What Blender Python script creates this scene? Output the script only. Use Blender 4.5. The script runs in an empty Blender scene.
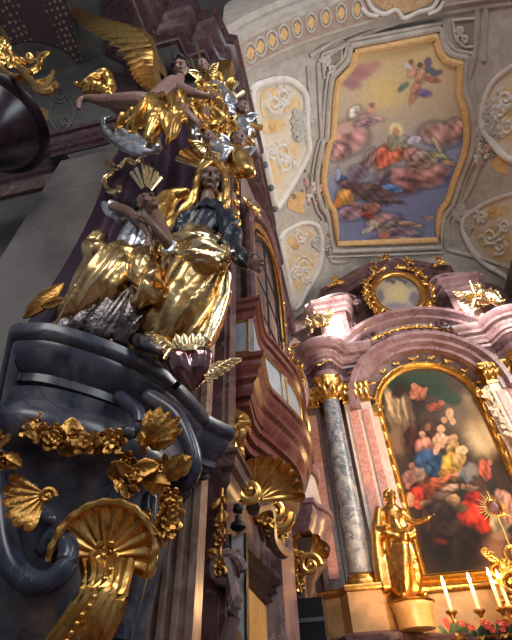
import bpy, bmesh, math, random
import numpy as np
from mathutils import Vector, Matrix, noise
random.seed(7)
SC = bpy.context.scene; COL = SC.collection
# ------------------------------------------------------------ camera
FPX = 435.0
_up = Vector((-18, 446, -FPX)).normalized()
_d = Vector((134, -418, -FPX)); _d = (_d - _up * _d.dot(_up)).normalized()
_r = _d.cross(_up)
RW = Matrix((_r, _d, _up))                      # camera -> world
CAM = Vector((0, 0, 1.6))
cam_data = bpy.data.cameras.new('camera'); cam = bpy.data.objects.new('camera', cam_data); COL.objects.link(cam)
cam.matrix_world = Matrix.Translation(CAM) @ RW.to_4x4()
cam_data.sensor_fit = 'VERTICAL'; cam_data.sensor_height = 36; cam_data.lens = 36 * FPX / 640
cam_data.clip_start = .05; cam_data.clip_end = 200
SC.camera = cam
SC.view_settings.view_transform = 'Standard'; SC.view_settings.look = 'None'
SC.view_settings.gamma = 1; SC.view_settings.use_curve_mapping = False
SC.view_settings.exposure = 0.0
# ------------------------------------------------------------ world and light
W = bpy.data.worlds.new('world'); SC.world = W; W.use_nodes = True
W.node_tree.nodes['Background'].inputs[0].default_value = (.80, .86, 1, 1)
W.node_tree.nodes['Background'].inputs[1].default_value = .24
def area(name, loc, target, sx, sy, power, color):
    l = bpy.data.lights.new(name, 'AREA'); l.shape = 'RECTANGLE'; l.size = sx; l.size_y = sy; l.energy = power; l.color = color
    o = bpy.data.objects.new(name, l); COL.objects.link(o); o.location = loc
    o.rotation_euler = (Vector(target) - Vector(loc)).to_track_quat('-Z', 'Y').to_euler(); return o
def spot(name, loc, target, ang, power, color, r=.15):
    l = bpy.data.lights.new(name, 'SPOT'); l.spot_size = math.radians(ang); l.spot_blend = .5; l.energy = power; l.color = color; l.shadow_soft_size = r
    o = bpy.data.objects.new(name, l); COL.objects.link(o); o.location = loc
    o.rotation_euler = (Vector(target) - Vector(loc)).to_track_quat('-Z', 'Y').to_euler(); return o
area('window_light_nave', (7.2, -1.5, 9.0), (-1.5, 2.5, 5), 2.5, 6, 300, (.85, .92, 1))
area('window_light_chancel', (7.3, 7.0, 10.5), (-1, 8, 9), 3, 5, 820, (1, .96, .90))
area('vault_fill_rear', (1.5, -9, 10), (3, 8, 15), 7, 6, 1100, (1, .97, .94))  # added light behind the camera, aimed up to brighten the vault
spot('altar_lamp_right', (5.6, 8.4, 3.0), (2.5, 13, 7), 70, 900, (1, .62, .30))
spot('altar_lamp_left', (1.2, 8.8, 2.6), (1.2, 13, 6.2), 70, 620, (1, .60, .28))
spot('sun_through_window', (6.8, -2.6, 13.8), (-.1, 12.4, 13.1), 13, 42000, (1, .95, .88))
spot('sun_through_window_2', (-.2, -2.6, 12.8), (6.3, 12.2, 12.2), 12, 30000, (1, .95, .88))
# ------------------------------------------------------------ helpers
def ray(px, py): return RW @ Vector((px - 256, 320 - py, -FPX))
def P(px, py, Y=None, X=None, Z=None):
    v = ray(px, py)
    t = Y / v.y if Y is not None else (X / v.x if X is not None else (Z - 1.6) / v.z)
    return CAM + v * t
def proj(p):
    c = RW.transposed() @ (Vector(p) - CAM); return 256 - c.x * FPX / c.z, 320 + c.y * FPX / c.z
def lerp(a, b, t): return a + (b - a) * t
def smooth(pts, n=6, closed=False):
    """Catmull-Rom through points (tuples of any length)"""
    pts = [np.array(p, float) for p in pts]; N = len(pts); out = []
    segs = N if closed else N - 1
    for i in range(segs):
        p1, p2 = pts[i], pts[(i + 1) % N]
        p0 = pts[i - 1] if (i > 0 or closed) else 2 * p1 - p2
        p3 = pts[(i + 2) % N] if (i + 2 < N or closed) else 2 * p2 - p1
        for k in range(n):
            t = k / n
            out.append(.5 * (2 * p1 + (p2 - p0) * t + (2 * p0 - 5 * p1 + 4 * p2 - p3) * t * t + (3 * p1 - p0 - 3 * p2 + p3) * t ** 3))
    if not closed: out.append(pts[-1])
    return [tuple(float(c) for c in p) for p in out]
def tag(o, label=None, cat=None, group=None, kind=None):
    if label: o['label'] = label
    if cat: o['category'] = cat
    if group: o['group'] = group
    if kind: o['kind'] = kind
    return o
def thing(name, label, cat, loc=(0, 0, 0), group=None):
    o = bpy.data.objects.new(name, None); COL.objects.link(o); o.location = loc; o.empty_display_size = .1
    return tag(o, label, cat, group)
def obj(name, bm, mat, parent=None, sm=True, label=None, mtx=None):
    me = bpy.data.meshes.new(name)
    bmesh.ops.recalc_face_normals(bm, faces=bm.faces)
    if mtx is not None: bm.transform(mtx)
    if parent is not None: bm.transform(Matrix.Translation(parent_loc(parent)).inverted())
    bm.to_mesh(me); bm.free()
    me.materials.append(mat)
    if sm:
        me.shade_smooth()
        me.set_sharp_from_angle(angle=math.radians(42))
    o = bpy.data.objects.new(name, me); COL.objects.link(o)
    if parent is not None: o.parent = parent
    if label: o['label'] = label
    return o
def parent_loc(p):
    v = Vector(p.location)
    while p.parent: p = p.parent; v += p.location
    return v
def struct(name, bm, mat, sm=True, parent=None):
    o = obj(name, bm, mat, parent, sm); o['kind'] = 'structure' ; return o
B = bmesh.new
def box(bm, a, b, mtx=None):
    x0, y0, z0 = a; x1, y1, z1 = b
    vs = [Vector((x, y, z)) for z in (z0, z1) for y in (y0, y1) for x in (x0, x1)]
    if mtx is not None: vs = [mtx @ v for v in vs]
    v = [bm.verts.new(c) for c in vs]
    for f in ((0, 2, 3, 1), (4, 5, 7, 6), (0, 1, 5, 4), (2, 6, 7, 3), (0, 4, 6, 2), (1, 3, 7, 5)): bm.faces.new([v[i] for i in f])
    return bm
def grid(bm, rows, cu=False, cv=False):
    """rows of points -> quad surface"""
    V = [[bm.verts.new(p) for p in r] for r in rows]; n = len(V); m = len(V[0])
    for i in range(n if cu else n - 1):
        for j in range(m if cv else m - 1):
            a, b, c, d = V[i][j], V[i][(j + 1) % m], V[(i + 1) % n][(j + 1) % m], V[(i + 1) % n][j]
            try: bm.faces.new((a, b, c, d))
            except ValueError: pass
    return V
def tube(bm, pts, rad, n=8, flat=1.0, upv=(0, 0, 1), caps=True):
    pts = [Vector(p) for p in pts]
    if not hasattr(rad, '__len__'): rad = [rad] * len(pts)
    rows = []; upv = Vector(upv)
    for i, p in enumerate(pts):
        t = (pts[min(i + 1, len(pts) - 1)] - pts[max(i - 1, 0)])
        if t.length < 1e-9: t = Vector((0, 0, 1))
        t.normalize(); s = t.cross(upv)
        if s.length < .05: s = t.cross(Vector((1, .3, 0)))
        s.normalize(); u = s.cross(t)
        rows.append([p + (s * math.cos(2 * math.pi * k / n) + u * math.sin(2 * math.pi * k / n) * flat) * rad[i] for k in range(n)])
    V = grid(bm, rows, cv=True)
    if caps:
        for r in (V[0], V[-1]):
            try: bm.faces.new(r)
            except ValueError: pass
    return bm
def ball(bm, c, r, sub=2, mtx=None):
    if not hasattr(r, '__len__'): r = (r, r, r)
    m = Matrix.Translation(c) @ (mtx.to_4x4() if mtx is not None else Matrix.Identity(4)) @ Matrix.Diagonal((*r, 1))
    bmesh.ops.create_icosphere(bm, subdivisions=sub, radius=1, matrix=m); return bm
def lathe(bm, prof, c, n=24, mtx=None, a0=0, a1=2 * math.pi):
    full = abs(a1 - a0 - 2 * math.pi) < 1e-6; c = Vector(c)
    N = n if full else n + 1; rows = []
    for r, z in prof:
        row = []
        for k in range(N):
            a = a0 + (a1 - a0) * k / n; v = Vector((r * math.cos(a), r * math.sin(a), z))
            if mtx is not None: v = mtx @ v
            row.append(c + v)
        rows.append(row)
    grid(bm, rows, cv=full); return bm
def sweep(bm, path, prof, closed=False, close_prof=True, side=1):
    """path: (x,y) plan points; prof: (out, z) moulding points; out is to the right of travel times side"""
    n = len(path); P2 = [Vector(p[:2]) for p in path]; rows = []
    for i in range(n):
        a = P2[i - 1] if (i > 0 or closed) else None; b = P2[(i + 1) % n] if (i < n - 1 or closed) else None
        d1 = (P2[i] - a).normalized() if a is not None else None; d2 = (b - P2[i]).normalized() if b is not None else None
        if d1 is None: d1 = d2
        if d2 is None: d2 = d1
        n1 = Vector((d1.y, -d1.x)); n2 = Vector((d2.y, -d2.x)); m = (n1 + n2)
        m = m.normalized() if m.length > 1e-6 else n1
        k = 1 / max(.35, m.dot(n1))
        rows.append([Vector((P2[i].x + m.x * o * k * side, P2[i].y + m.y * o * k * side, z)) for o, z in prof])
    V = grid(bm, rows, cu=closed, cv=close_prof)
    if not closed and close_prof:
        for r in (V[0], V[-1]):
            try: bm.faces.new(r)
            except ValueError: pass
    return bm
def sweep3(bm, pts, normals, binorm, prof, closed=False, caps=True):
    """general: pts, per-point normal, constant binormal; prof (n, b)"""
    rows = [[Vector(p) + Vector(nn) * a + Vector(binorm) * b for a, b in prof] for p, nn in zip(pts, normals)]
    V = grid(bm, rows, cu=closed, cv=True)
    if caps and not closed:
        for r in (V[0], V[-1]):
            try: bm.faces.new(r)
            except ValueError: pass
    return bm
def prism(bm, poly, ext):
    """poly: list of Vectors, extruded by vector ext"""
    ext = Vector(ext); a = [bm.verts.new(Vector(p)) for p in poly]; b = [bm.verts.new(Vector(p) + ext) for p in poly]
    bm.faces.new(a); bm.faces.new(list(reversed(b)))
    for i in range(len(a)): bm.faces.new((a[i], a[(i + 1) % len(a)], b[(i + 1) % len(a)], b[i]))
    return bm
def volute(bm, c, r0, turns, w, axis_u, axis_v, start=0, thick=.03, n=40, hand=1, depth=None):
    """spiral tube in plane (u,v)"""
    c = Vector(c); u = Vector(axis_u).normalized(); v = Vector(axis_v).normalized(); nn = u.cross(v)
    pts = []; rad = []
    for i in range(n + 1):
        t = i / n; a = start + hand * turns * 2 * math.pi * t; r = r0 * (1 - t) ** 1.0 + .12 * r0 * t
        pts.append(c + (u * math.cos(a) + v * math.sin(a)) * r); rad.append(thick * (1 - .45 * t))
    tube(bm, pts, rad, 8, upv=nn, flat=1.0); ball(bm, c, thick * 1.1, 1); return bm
def remesh(parts, voxel, it=2, fac=.5):
    """union of the solids in a bmesh -> one continuous skin"""
    me = bpy.data.meshes.new('tmp'); parts.to_mesh(me); parts.free()
    o = bpy.data.objects.new('tmp', me); COL.objects.link(o)
    m = o.modifiers.new('r', 'REMESH'); m.mode = 'VOXEL'; m.voxel_size = voxel; m.use_smooth_shade = True
    s = o.modifiers.new('s', 'SMOOTH'); s.iterations = it; s.factor = fac
    dg = bpy.context.evaluated_depsgraph_get(); dg.update()
    e = o.evaluated_get(dg); bm = bmesh.new(); bm.from_mesh(e.to_mesh()); e.to_mesh_clear()
    bpy.data.objects.remove(o); bpy.data.meshes.remove(me); return bm
# ------------------------------------------------------------ materials
def mat(name, color, rough=.5, metal=0, color2=None, scale=4, vein=None, bump=0, bscale=40, dist=4, spec=.5, lo=.35, hi=.65, tight=.02, coat=0, noise_r=0):
    m = bpy.data.materials.new(name); m.use_nodes = True; nt = m.node_tree; bs = nt.nodes['Principled BSDF']
    bs.inputs['Base Color'].default_value = (*color, 1); bs.inputs['Roughness'].default_value = rough; bs.inputs['Metallic'].default_value = metal
    bs.inputs['Specular IOR Level'].default_value = spec; bs.inputs['Coat Weight'].default_value = coat
    tc = nt.nodes.new('ShaderNodeTexCoord'); geo = nt.nodes.new('ShaderNodeNewGeometry')
    if color2:
        nz = nt.nodes.new('ShaderNodeTexNoise'); nz.inputs['Scale'].default_value = scale; nz.inputs['Detail'].default_value = 6; nz.inputs['Distortion'].default_value = dist * .25
        nt.links.new(geo.outputs['Position'], nz.inputs['Vector'])
        r = nt.nodes.new('ShaderNodeValToRGB'); r.color_ramp.elements[0].position = lo; r.color_ramp.elements[1].position = hi
        r.color_ramp.elements[0].color = (*color, 1); r.color_ramp.elements[1].color = (*color2, 1)
        nt.links.new(nz.outputs['Fac'], r.inputs['Fac']); out = r.outputs['Color']
        if vein:
            n2 = nt.nodes.new('ShaderNodeTexNoise'); n2.inputs['Scale'].default_value = scale * .8; n2.inputs['Detail'].default_value = 8; n2.inputs['Distortion'].default_value = dist * .5
            nt.links.new(geo.outputs['Position'], n2.inputs['Vector'])
            r2 = nt.nodes.new('ShaderNodeValToRGB'); e = r2.color_ramp.elements
            e[0].position = .5 - tight * 2; e[0].color = (0, 0, 0, 1); e[1].position = .5; e[1].color = (1, 1, 1, 1)
            x = e.new(.5 + tight * 2); x.color = (0, 0, 0, 1)
            nt.links.new(n2.outputs['Fac'], r2.inputs['Fac'])
            mx = nt.nodes.new('ShaderNodeMixRGB'); mx.inputs['Color2'].default_value = (*[.55 * a + .45 * (b + c) / 2 for a, b, c in zip(vein, color, color2)], 1)
            nt.links.new(r2.outputs['Color'], mx.inputs['Fac']); nt.links.new(out, mx.inputs['Color1']); out = mx.outputs['Color']
        nt.links.new(out, bs.inputs['Base Color'])
    if bump:
        nb = nt.nodes.new('ShaderNodeTexNoise'); nb.inputs['Scale'].default_value = bscale; nb.inputs['Detail'].default_value = 4
        nt.links.new(geo.outputs['Position'], nb.inputs['Vector'])
        bp = nt.nodes.new('ShaderNodeBump'); bp.inputs['Strength'].default_value = bump; bp.inputs['Distance'].default_value = .02
        nt.links.new(nb.outputs['Fac'], bp.inputs['Height']); nt.links.new(bp.outputs['Normal'], bs.inputs['Normal'])
    return m
GOLD = mat('gold_leaf', (.60, .31, .07), .30, 1, (.88, .55, .18), 9, vein=(.30, .14, .04), bump=.10, bscale=30, tight=.012)
GOLD2 = mat('gold_leaf_dull', (.34, .16, .04), .38, 1, (.66, .36, .10), 12, vein=(.18, .08, .02), bump=.3, bscale=45, tight=.02)
GOLDP = mat('gold_leaf_pale', (.85, .62, .30), .25, 1, (.98, .80, .48), 6, bump=.15, bscale=25)
SILVER = mat('silver_leaf', (.55, .56, .60), .3, 1, (.86, .87, .90), 8, bump=.1, bscale=25)
TARN = mat('tarnished_silver', (.12, .10, .10), .32, 1, (.42, .38, .38), 10, bump=.4, bscale=40)
SKIN = mat('painted_skin_dark', (.16, .085, .06), .42, 0, (.24, .135, .10), 8)
SKINM = mat('painted_skin_pale', (.22, .12, .10), .42, 0, (.32, .19, .16), 8)
HAIR = mat('dark_hair', (.012, .010, .012), .5, bump=.6, bscale=60)
BLUECLOTH = mat('blue_black_cloth', (.006, .008, .016), .3, 0, (.014, .020, .036), 8, bump=.15, bscale=30, spec=.5)
PURPLE = mat('purple_drapery', (.030, .012, .030), .45, 0, (.055, .020, .045), 6, bump=.2, bscale=20)
DARKM = mat('blue_grey_marble', (.016, .019, .034), .25, 0, (.11, .105, .12), 2.6, vein=(.02, .03, .07), dist=6, tight=.03)
DARKM2 = mat('blue_marble', (.012, .018, .042), .25, 0, (.06, .065, .085), 3, vein=(.10, .10, .13), dist=7)
GREYM = mat('smooth_grey_marble', (.14, .125, .12), .25, 0, (.21, .19, .18), .8, vein=(.26, .24, .23), dist=2, tight=.01)
PURM = mat('purple_brown_marble', (.060, .026, .030), .28, 0, (.13, .066, .068), 2.5, vein=(.30, .20, .20), dist=5, tight=.012)
PURMD = mat('dark_purple_marble', (.035, .016, .024), .25, 0, (.085, .045, .055), 7, vein=(.2, .14, .15), dist=5, tight=.012)
REDM = mat('red_marble', (.13, .030, .024), .22, 0, (.22, .070, .055), 2.5, vein=(.30, .14, .12), dist=5, tight=.012)
ROSEM = mat('rose_marble', (.215, .105, .11), .28, 0, (.36, .225, .225), 2, vein=(.50, .38, .38), dist=5, tight=.015)
FLUTE = mat('tan_fluted_marble', (.24, .14, .105), .27, 0, (.38, .25, .19), 1.6, vein=(.5, .38, .32), dist=4)
BROWNM = mat('brown_marble', (.085, .048, .043), .3, 0, (.155, .095, .085), 2, vein=(.35, .25, .23), dist=5, tight=.012)
SALMON = mat('salmon_panel_marble', (.52, .16, .11), .35, 0, (.66, .33, .26), 7, vein=(.85, .62, .55), dist=6)
CREAMM = mat('cream_marble', (.62, .47, .37), .35, 0, (.76, .62, .52), 4, vein=(.5, .33, .25))
BLUECOL = mat('blue_grey_column_marble', (.10, .125, .165), .3, 0, (.36, .35, .36), 2.4, vein=(.62, .58, .55), dist=5, lo=.4, hi=.6)
OCHRE = mat('ochre_marble', (.40, .21, .07), .4, 0, (.54, .32, .13), 3)
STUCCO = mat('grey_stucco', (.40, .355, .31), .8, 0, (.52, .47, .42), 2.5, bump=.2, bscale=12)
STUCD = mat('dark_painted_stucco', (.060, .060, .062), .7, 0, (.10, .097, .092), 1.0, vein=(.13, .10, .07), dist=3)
WHITE = mat('white_stucco', (.66, .61, .56), .75, 0, (.76, .72, .68), 3, bump=.3, bscale=25)
CREAM = mat('cream_field', (.64, .53, .40), .8, 0, (.72, .64, .53), 5)
OCHP = mat('ochre_paint', (.62, .36, .14), .7, 0, (.76, .50, .24), 6)
GLASSD = mat('dark_window_glass', (.012, .014, .018), .22, 0, (.03, .032, .036), 2, spec=.4)
BLACK = mat('black_iron', (.008, .008, .009), .5, spec=.3)
BLUEPAN = mat('pale_blue_grey_panel', (.30, .32, .36), .35, 0, (.42, .44, .47), 4)
WHITEPAN = mat('painted_white_panel', (.40, .42, .44), .5, 0, (.50, .51, .52), 5)
AMBER = mat('amber_curtain', (.48, .22, .045), .6, 0, (.62, .32, .08), 5)
# ============================================================ STRUCTURE
VC, VH, VS, VR = 3.3, 4.45, 14.7, 2.9
def vz(x, y):
    u = min(1, abs((x - VC) / VH)); h = 1 if y < 11.3 else math.sqrt(max(0, 1 - ((y - 11.3) / 3.1) ** 2))
    return VS + VR * math.sqrt(1 - u * u) * h
def V(px, py, off=0.0):
    v = ray(px, py); v = v / v.z; a, b = 9.0, 17.0
    for i in range(40):
        m = (a + b) / 2; p = CAM + v * m
        if p.z - (vz(p.x, p.y) - off) > 0: b = m
        else: a = m
    return CAM + v * a
bm = B(); box(bm, (-14, -10, -.2), (9, 15, 0)); struct('floor', bm, BROWNM, False)
bm = B(); xs = np.linspace(-1.15, 7.75, 70); ys = np.linspace(4.1, 14.35, 70)
xs = [VC + VH * math.sin(t) for t in np.linspace(-math.pi / 2, math.pi / 2, 70)]
grid(bm, [[Vector((x, y, vz(x, y))) for x in xs] for y in ys])
grid(bm, [[Vector((x, y, vz(x, y) + .35)) for x in xs] for y in ys])
struct('ceiling', bm, STUCCO)
# nave vault in front of the chancel arch
bm = B(); xn = np.linspace(-14, 9, 60)
def nz(x, y): return 15.6 + 3.4 * math.sqrt(max(0, 1 - ((x - 1) / 16) ** 2)) - .012 * (y - 3) ** 2
grid(bm, [[Vector((x, y, nz(x, y))) for x in xn] for y in np.linspace(-3, 3.5, 20)])
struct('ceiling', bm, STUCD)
# triumphal arch band with its fascia
def arch_pt(x, dz): 
    u = min(1, abs((x - VC) / VH)); return VS + VR * math.sqrt(1 - u * u) + dz
bm = B(); xa = [VC + VH * math.sin(t) for t in np.linspace(-math.pi / 2, math.pi / 2, 60)]
prof = [(2.75, 3.5), (2.75, .12), (2.82, .05), (2.95, .05), (2.97, -.08), (3.12, -.10), (3.16, -.22), (3.98, -.22), (4.03, -.10), (4.2, -.08), (4.22, .0), (4.40, .02), (4.4, 3.5)]
grid(bm, [[Vector((x, y, arch_pt(x, dz))) for y, dz in prof] for x in xa]); struct('trim_1', bm, STUCCO)
# walls
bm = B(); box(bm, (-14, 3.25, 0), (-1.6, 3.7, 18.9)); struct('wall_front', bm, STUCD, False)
bm = B(); box(bm, (-1.75, 3.2, 0), (-1.3, 14.4, 15.0)); struct('wall_left', bm, BROWNM, False)
bm = B(); box(bm, (-1.4, 14.0, 0), (8.2, 14.4, 17.5)); struct('wall_back', bm, BROWNM, False)
bm = B()
for a, b in (((7.75, 3.3, 0), (8.1, 14.4, 8)), ((7.75, 3.3, 8), (8.1, 4.6, 15)), ((7.75, 9.5, 8), (8.1, 14.4, 15)), ((7.75, 4.6, 13), (8.1, 9.5, 15))): box(bm, a, b)
struct('wall_right', bm, BROWNM, False)
# main cornice of the side wall (plan path), zig-zagging over the piers
CP = [(0, 13.2), (.08, 13.2), (.10, 13.35), (.22, 13.42), (.24, 13.62), (.30, 13.66), (.38, 13.9), (.52, 14.02), (.54, 14.28), (.60, 14.34), (.62, 14.55), (0, 14.6)]
bm = B(); sweep(bm, [(-2.95, -3.0), (-2.75, 2.35), (-2.05, 2.35), (-2.0, 2.75), (-1.55, 2.72), (-1.45, 3.15), (-1.33, 3.2), (-1.30, 5.4), (-1.38, 5.42), (-1.40, 8.3), (-1.44, 8.35), (-1.44, 9.7), (-1.55, 9.72), (-1.56, 13.9)], CP, side=1)
struct('trim_2', bm, mat('cornice_marble', (.030, .013, .016), .25, 0, (.065, .030, .032), 2, vein=(.12, .07, .07)))
# nave wall entablature at the left, facing the camera
CP2 = [(0, 9.7), (.03, 9.7), (.04, 9.85), (.09, 9.88), (.10, 10.02), (.16, 10.06), (.20, 10.2), (.25, 10.22), (.27, 10.34), (0, 10.36)]
bm = B(); sweep(bm, [(-13, 3.24), (-4.4, 3.24), (-4.4, 2.9), (-2.95, 2.9), (-2.95, 3.24), (-2.4, 3.24)], CP2, side=1); struct('trim_3', bm, PURMD)
bm = B(); sweep(bm, [(-13, 3.24), (-4.45, 3.24)], [(0, 9.2), (.06, 9.2), (.06, 9.45), (.10, 9.5), (.10, 9.62), (0, 9.62)], side=1); struct('trim_4', bm, BROWNM)
# dark lunette arch with dotted field above
def dotmat():
    m = mat('dotted_mosaic', (.055, .032, .035), .7); nt = m.node_tree; bs = nt.nodes['Principled BSDF']
    vo = nt.nodes.new('ShaderNodeTexVoronoi'); vo.inputs['Scale'].default_value = 5.5; vo.inputs['Randomness'].default_value = .25
    g = nt.nodes.new('ShaderNodeNewGeometry'); nt.links.new(g.outputs['Position'], vo.inputs['Vector'])
    r = nt.nodes.new('ShaderNodeValToRGB'); r.color_ramp.elements[0].position = .20; r.color_ramp.elements[1].position = .30
    r.color_ramp.elements[0].color = (.30, .19, .13, 1); r.color_ramp.elements[1].color = (.055, .030, .034, 1)
    nt.links.new(vo.outputs['Distance'], r.inputs['Fac']); nt.links.new(r.outputs['Color'], bs.inputs['Base Color']); return m
DOT = dotmat()
def surf_hit(px, py, fz, off=0, a=.5, b=25):
    v = ray(px, py); v = v / v.z; a, b = 6.0, 20.0
    for i in range(40):
        m = (a + b) / 2; p = CAM + v * m
        if p.z > fz(p.x, p.y) - off: b = m
        else: a = m
    return CAM + v * a
def patch(bm, poly, mapf, rings=5, n=4):
    """fills a star-shaped outline given in photo pixels on a real surface"""
    pl = smooth(poly, n, True); c = np.mean(np.array(poly), 0)
    rows = [[mapf(lerp(c[0], x, r / rings), lerp(c[1], y, r / rings)) for x, y in pl] for r in range(1, rings + 1)]
    Vv = grid(bm, rows, cv=True); cc = bm.verts.new(mapf(*c)); r0 = Vv[0]
    for i in range(len(r0)): bm.faces.new((cc, r0[i], r0[(i + 1) % len(r0)]))
NV = lambda off: (lambda x, y: surf_hit(x, y, nz, off))
def FW(off): return lambda x, y: P(x, y, Y=3.25 - off)
def NF(off):
    def f(x, y):
        a = P(x, y, Y=3.25 - off); return a if a.z < 15.9 else surf_hit(x, y, nz, off)
    return f
t_ = thing('ceiling_mosaic_field', 'dark red vault field covered in small pale dots, upper left corner', 'vault decoration', P(40, 20, Z=17))
bm = B(); patch(bm, [(-30, -20), (20, -24), (62, -20), (70, 10), (84, 64), (62, 49), (31, 41), (8, 46), (-26, 60)], NV(.03), 6); obj('dotted_field', bm, DOT, t_)
bm = B(); tube(bm, [NV(.04)(*p) for p in smooth([(64, -20), (70, 10), (83, 62)], 8)], .04, 6); obj('edge_moulding', bm, STUCD, t_)
for nm, cells, mm_ in (('trim_5', ((101, 132, 110, 138),), PURMD), ('trim_6', ((141, 147, 160, 166), (150, 156, 168, 173), (159, 164, 176, 180)), BROWNM)):
    bm = B()
    for xa, xb, xc, xd in cells:
        rows = []
        for t in np.linspace(-.25, 1, 12):
            y_ = 100 * t; l_ = lerp(xa, xc, t); r_ = lerp(xb, xd, t); rows.append([NF(.02)(l_, y_), NF(.16)(l_, y_), NF(.16)(r_, y_), NF(.02)(r_, y_)])
        grid(bm, rows)
    struct(nm, bm, mm_, False)
# painted scrolls on the front wall
t_ = thing('wall_scroll_painting', 'grey and ochre painted scrollwork on the dark wall below the dotted vault', 'wall painting', P(60, 140, Y=3.2))
bm = B()
for c, r, h in (((60, 95), 9, 1), ((38, 150), 7, -1), ((66, 122), 6, 1)):
    pts = [FW(.02)(c[0] + math.cos(a * h) * r * (1 - a / 14), c[1] + math.sin(a * h) * r * (1 - a / 14)) for a in np.linspace(0, 11, 40)]; tube(bm, pts, .035, 6)
for l in ([(52, 104), (50, 120), (58, 135), (52, 150), (30, 160)], [(70, 100), (74, 115), (66, 130)], [(20, 130), (34, 128), (52, 118)]):
    tube(bm, [FW(.02)(*p) for p in smooth(l, 6)], .035, 6)
obj('painted_scroll', bm, mat('dim_grey_paint', (.10, .10, .095), .8), t_)
for k, pl in enumerate(([(38, 108), (50, 112), (44, 124), (34, 128)], [(8, 158), (30, 150), (34, 158), (20, 166), (6, 170)])):
    bm = B(); patch(bm, pl, FW(.015), 2); obj('ochre_field', bm, mat('dim_ochre', (.20, .11, .04), .7, 0, (.30, .18, .08), 5), t_)
# ============================================================ CEILING DECORATION
def s2l(c): return tuple(((v + .055) / 1.055) ** 2.4 if v > .04045 else v / 12.92 for v in c)
def paint(X, Y, base, blobs, seed=1, nz_=.035):
    """colour of a painted picture at arrays X, Y (photo pixels); blobs: (x, y, rx, ry, deg, (r,g,b) sRGB, softness)"""
    C = base(X, Y); rs = np.random.RandomState(seed); sw = 0; sv = 0
    for k in range(7):
        fx, fy = rs.uniform(-1.1, 1.1, 2); sw = sw + .24 * np.sin(fx * X + fy * Y + rs.rand() * 6); fx, fy = rs.uniform(-1.1, 1.1, 2); sv = sv + .24 * np.sin(fx * X + fy * Y + rs.rand() * 6)
    for b in blobs:
        x, y, rx, ry, deg, col = b[:6]; soft = b[6] if len(b) > 6 else .35
        m_ = min(1, min(rx, ry) / 6); a = math.radians(deg); dx = X + sw * m_ - x; dy = Y + sv * m_ - y
        u = (dx * math.cos(a) + dy * math.sin(a)) / rx; v = (-dx * math.sin(a) + dy * math.cos(a)) / ry
        r = np.sqrt(u * u + v * v); w = np.clip((1.05 - r) / soft, 0, 1); w = w * w * (3 - 2 * w)
        ph = rs.rand() * 6; fold = 1 + (.20 * np.sin(u * 4.5 + v * 2.5 + ph) + .12 * np.sin(u * 9 - v * 6 + 2 * ph) - .16 * v) * (soft < .55) * min(1, max(0, max(rx, ry) - 4) / 8)
        if soft < .55: rim = np.exp(-((r - 1.0) / .16) ** 2); C = C * (1 - (.22 if max(rx, ry) > 5 else .08) * rim[..., None])
        C = C * (1 - w[..., None]) + np.array(col)[None, None] * fold[..., None] * w[..., None]
    g = rs.rand(*X.shape); g = (g + np.roll(g, 1, 0) + np.roll(g, 1, 1)) / 3 - .5
    C = np.clip(C * (1 + nz_ * 3 * g[..., None]), 0, 1)
    return C
def painted(name, Lp, Rp, n, m, mapf, base, blobs, parent, rough=.6, seed=1, gain=1.0):
    """quad surface between a left and right outline (photo pixels), vertex-coloured like a canvas"""
    Lp = np.array(Lp, float); Rp = np.array(Rp, float)
    def samp(A, t):
        d = np.r_[0, np.cumsum(np.linalg.norm(np.diff(A, axis=0), axis=1))]; d /= d[-1]
        return np.stack([np.interp(t, d, A[:, 0]), np.interp(t, d, A[:, 1])], -1)
    t = np.linspace(0, 1, n); L = samp(Lp, t); R = samp(Rp, t); s = np.linspace(0, 1, m)[None, :, None]
    G = L[:, None] * (1 - s) + R[:, None] * s
    C = paint(G[..., 0], G[..., 1], base, blobs, seed) * gain
    C = np.clip(C, 0, 1); C = np.where(C > .04045, ((C + .055) / 1.055) ** 2.4, C / 12.92)
    bm = B(); lay = bm.verts.layers.float_color.new('paint')
    Vv = [[bm.verts.new(mapf(*G[i, j])) for j in range(m)] for i in range(n)]
    for i in range(n):
        for j in range(m): Vv[i][j][lay] = (*C[i, j], 1)
    for i in range(n - 1):
        for j in range(m - 1): bm.faces.new((Vv[i][j], Vv[i][j + 1], Vv[i + 1][j + 1], Vv[i + 1][j]))
    mm = bpy.data.materials.new(name); mm.use_nodes = True; nt = mm.node_tree; a = nt.nodes.new('ShaderNodeAttribute'); a.attribute_name = 'paint'
    nt.links.new(a.outputs['Color'], nt.nodes['Principled BSDF'].inputs['Base Color']); nt.nodes['Principled BSDF'].inputs['Roughness'].default_value = rough; nt.nodes['Principled BSDF'].inputs['Specular IOR Level'].default_value = .25
    return obj(name, bm, mm, parent)
VO = lambda off: (lambda x, y: V(x, y, off))
FL = [(355, 52), (352, 66), (347, 72), (340, 80), (338, 82), (335, 104), (333, 138), (330, 141), (325, 165), (324, 185), (329, 204), (334, 212), (338, 244)]
FR = [(436, 36), (439, 50), (447, 60), (460, 63), (461, 66), (459, 92), (465, 112), (467, 135), (464, 155), (455, 178), (448, 200), (440, 212), (437, 240)]
FLc = smooth(FL, 3); FRc = smooth(FR, 3)
fres = thing('ceiling_fresco', 'large framed vault painting of robed figures on pink clouds under yellow and blue sky', 'fresco', V(395, 140))
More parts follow.
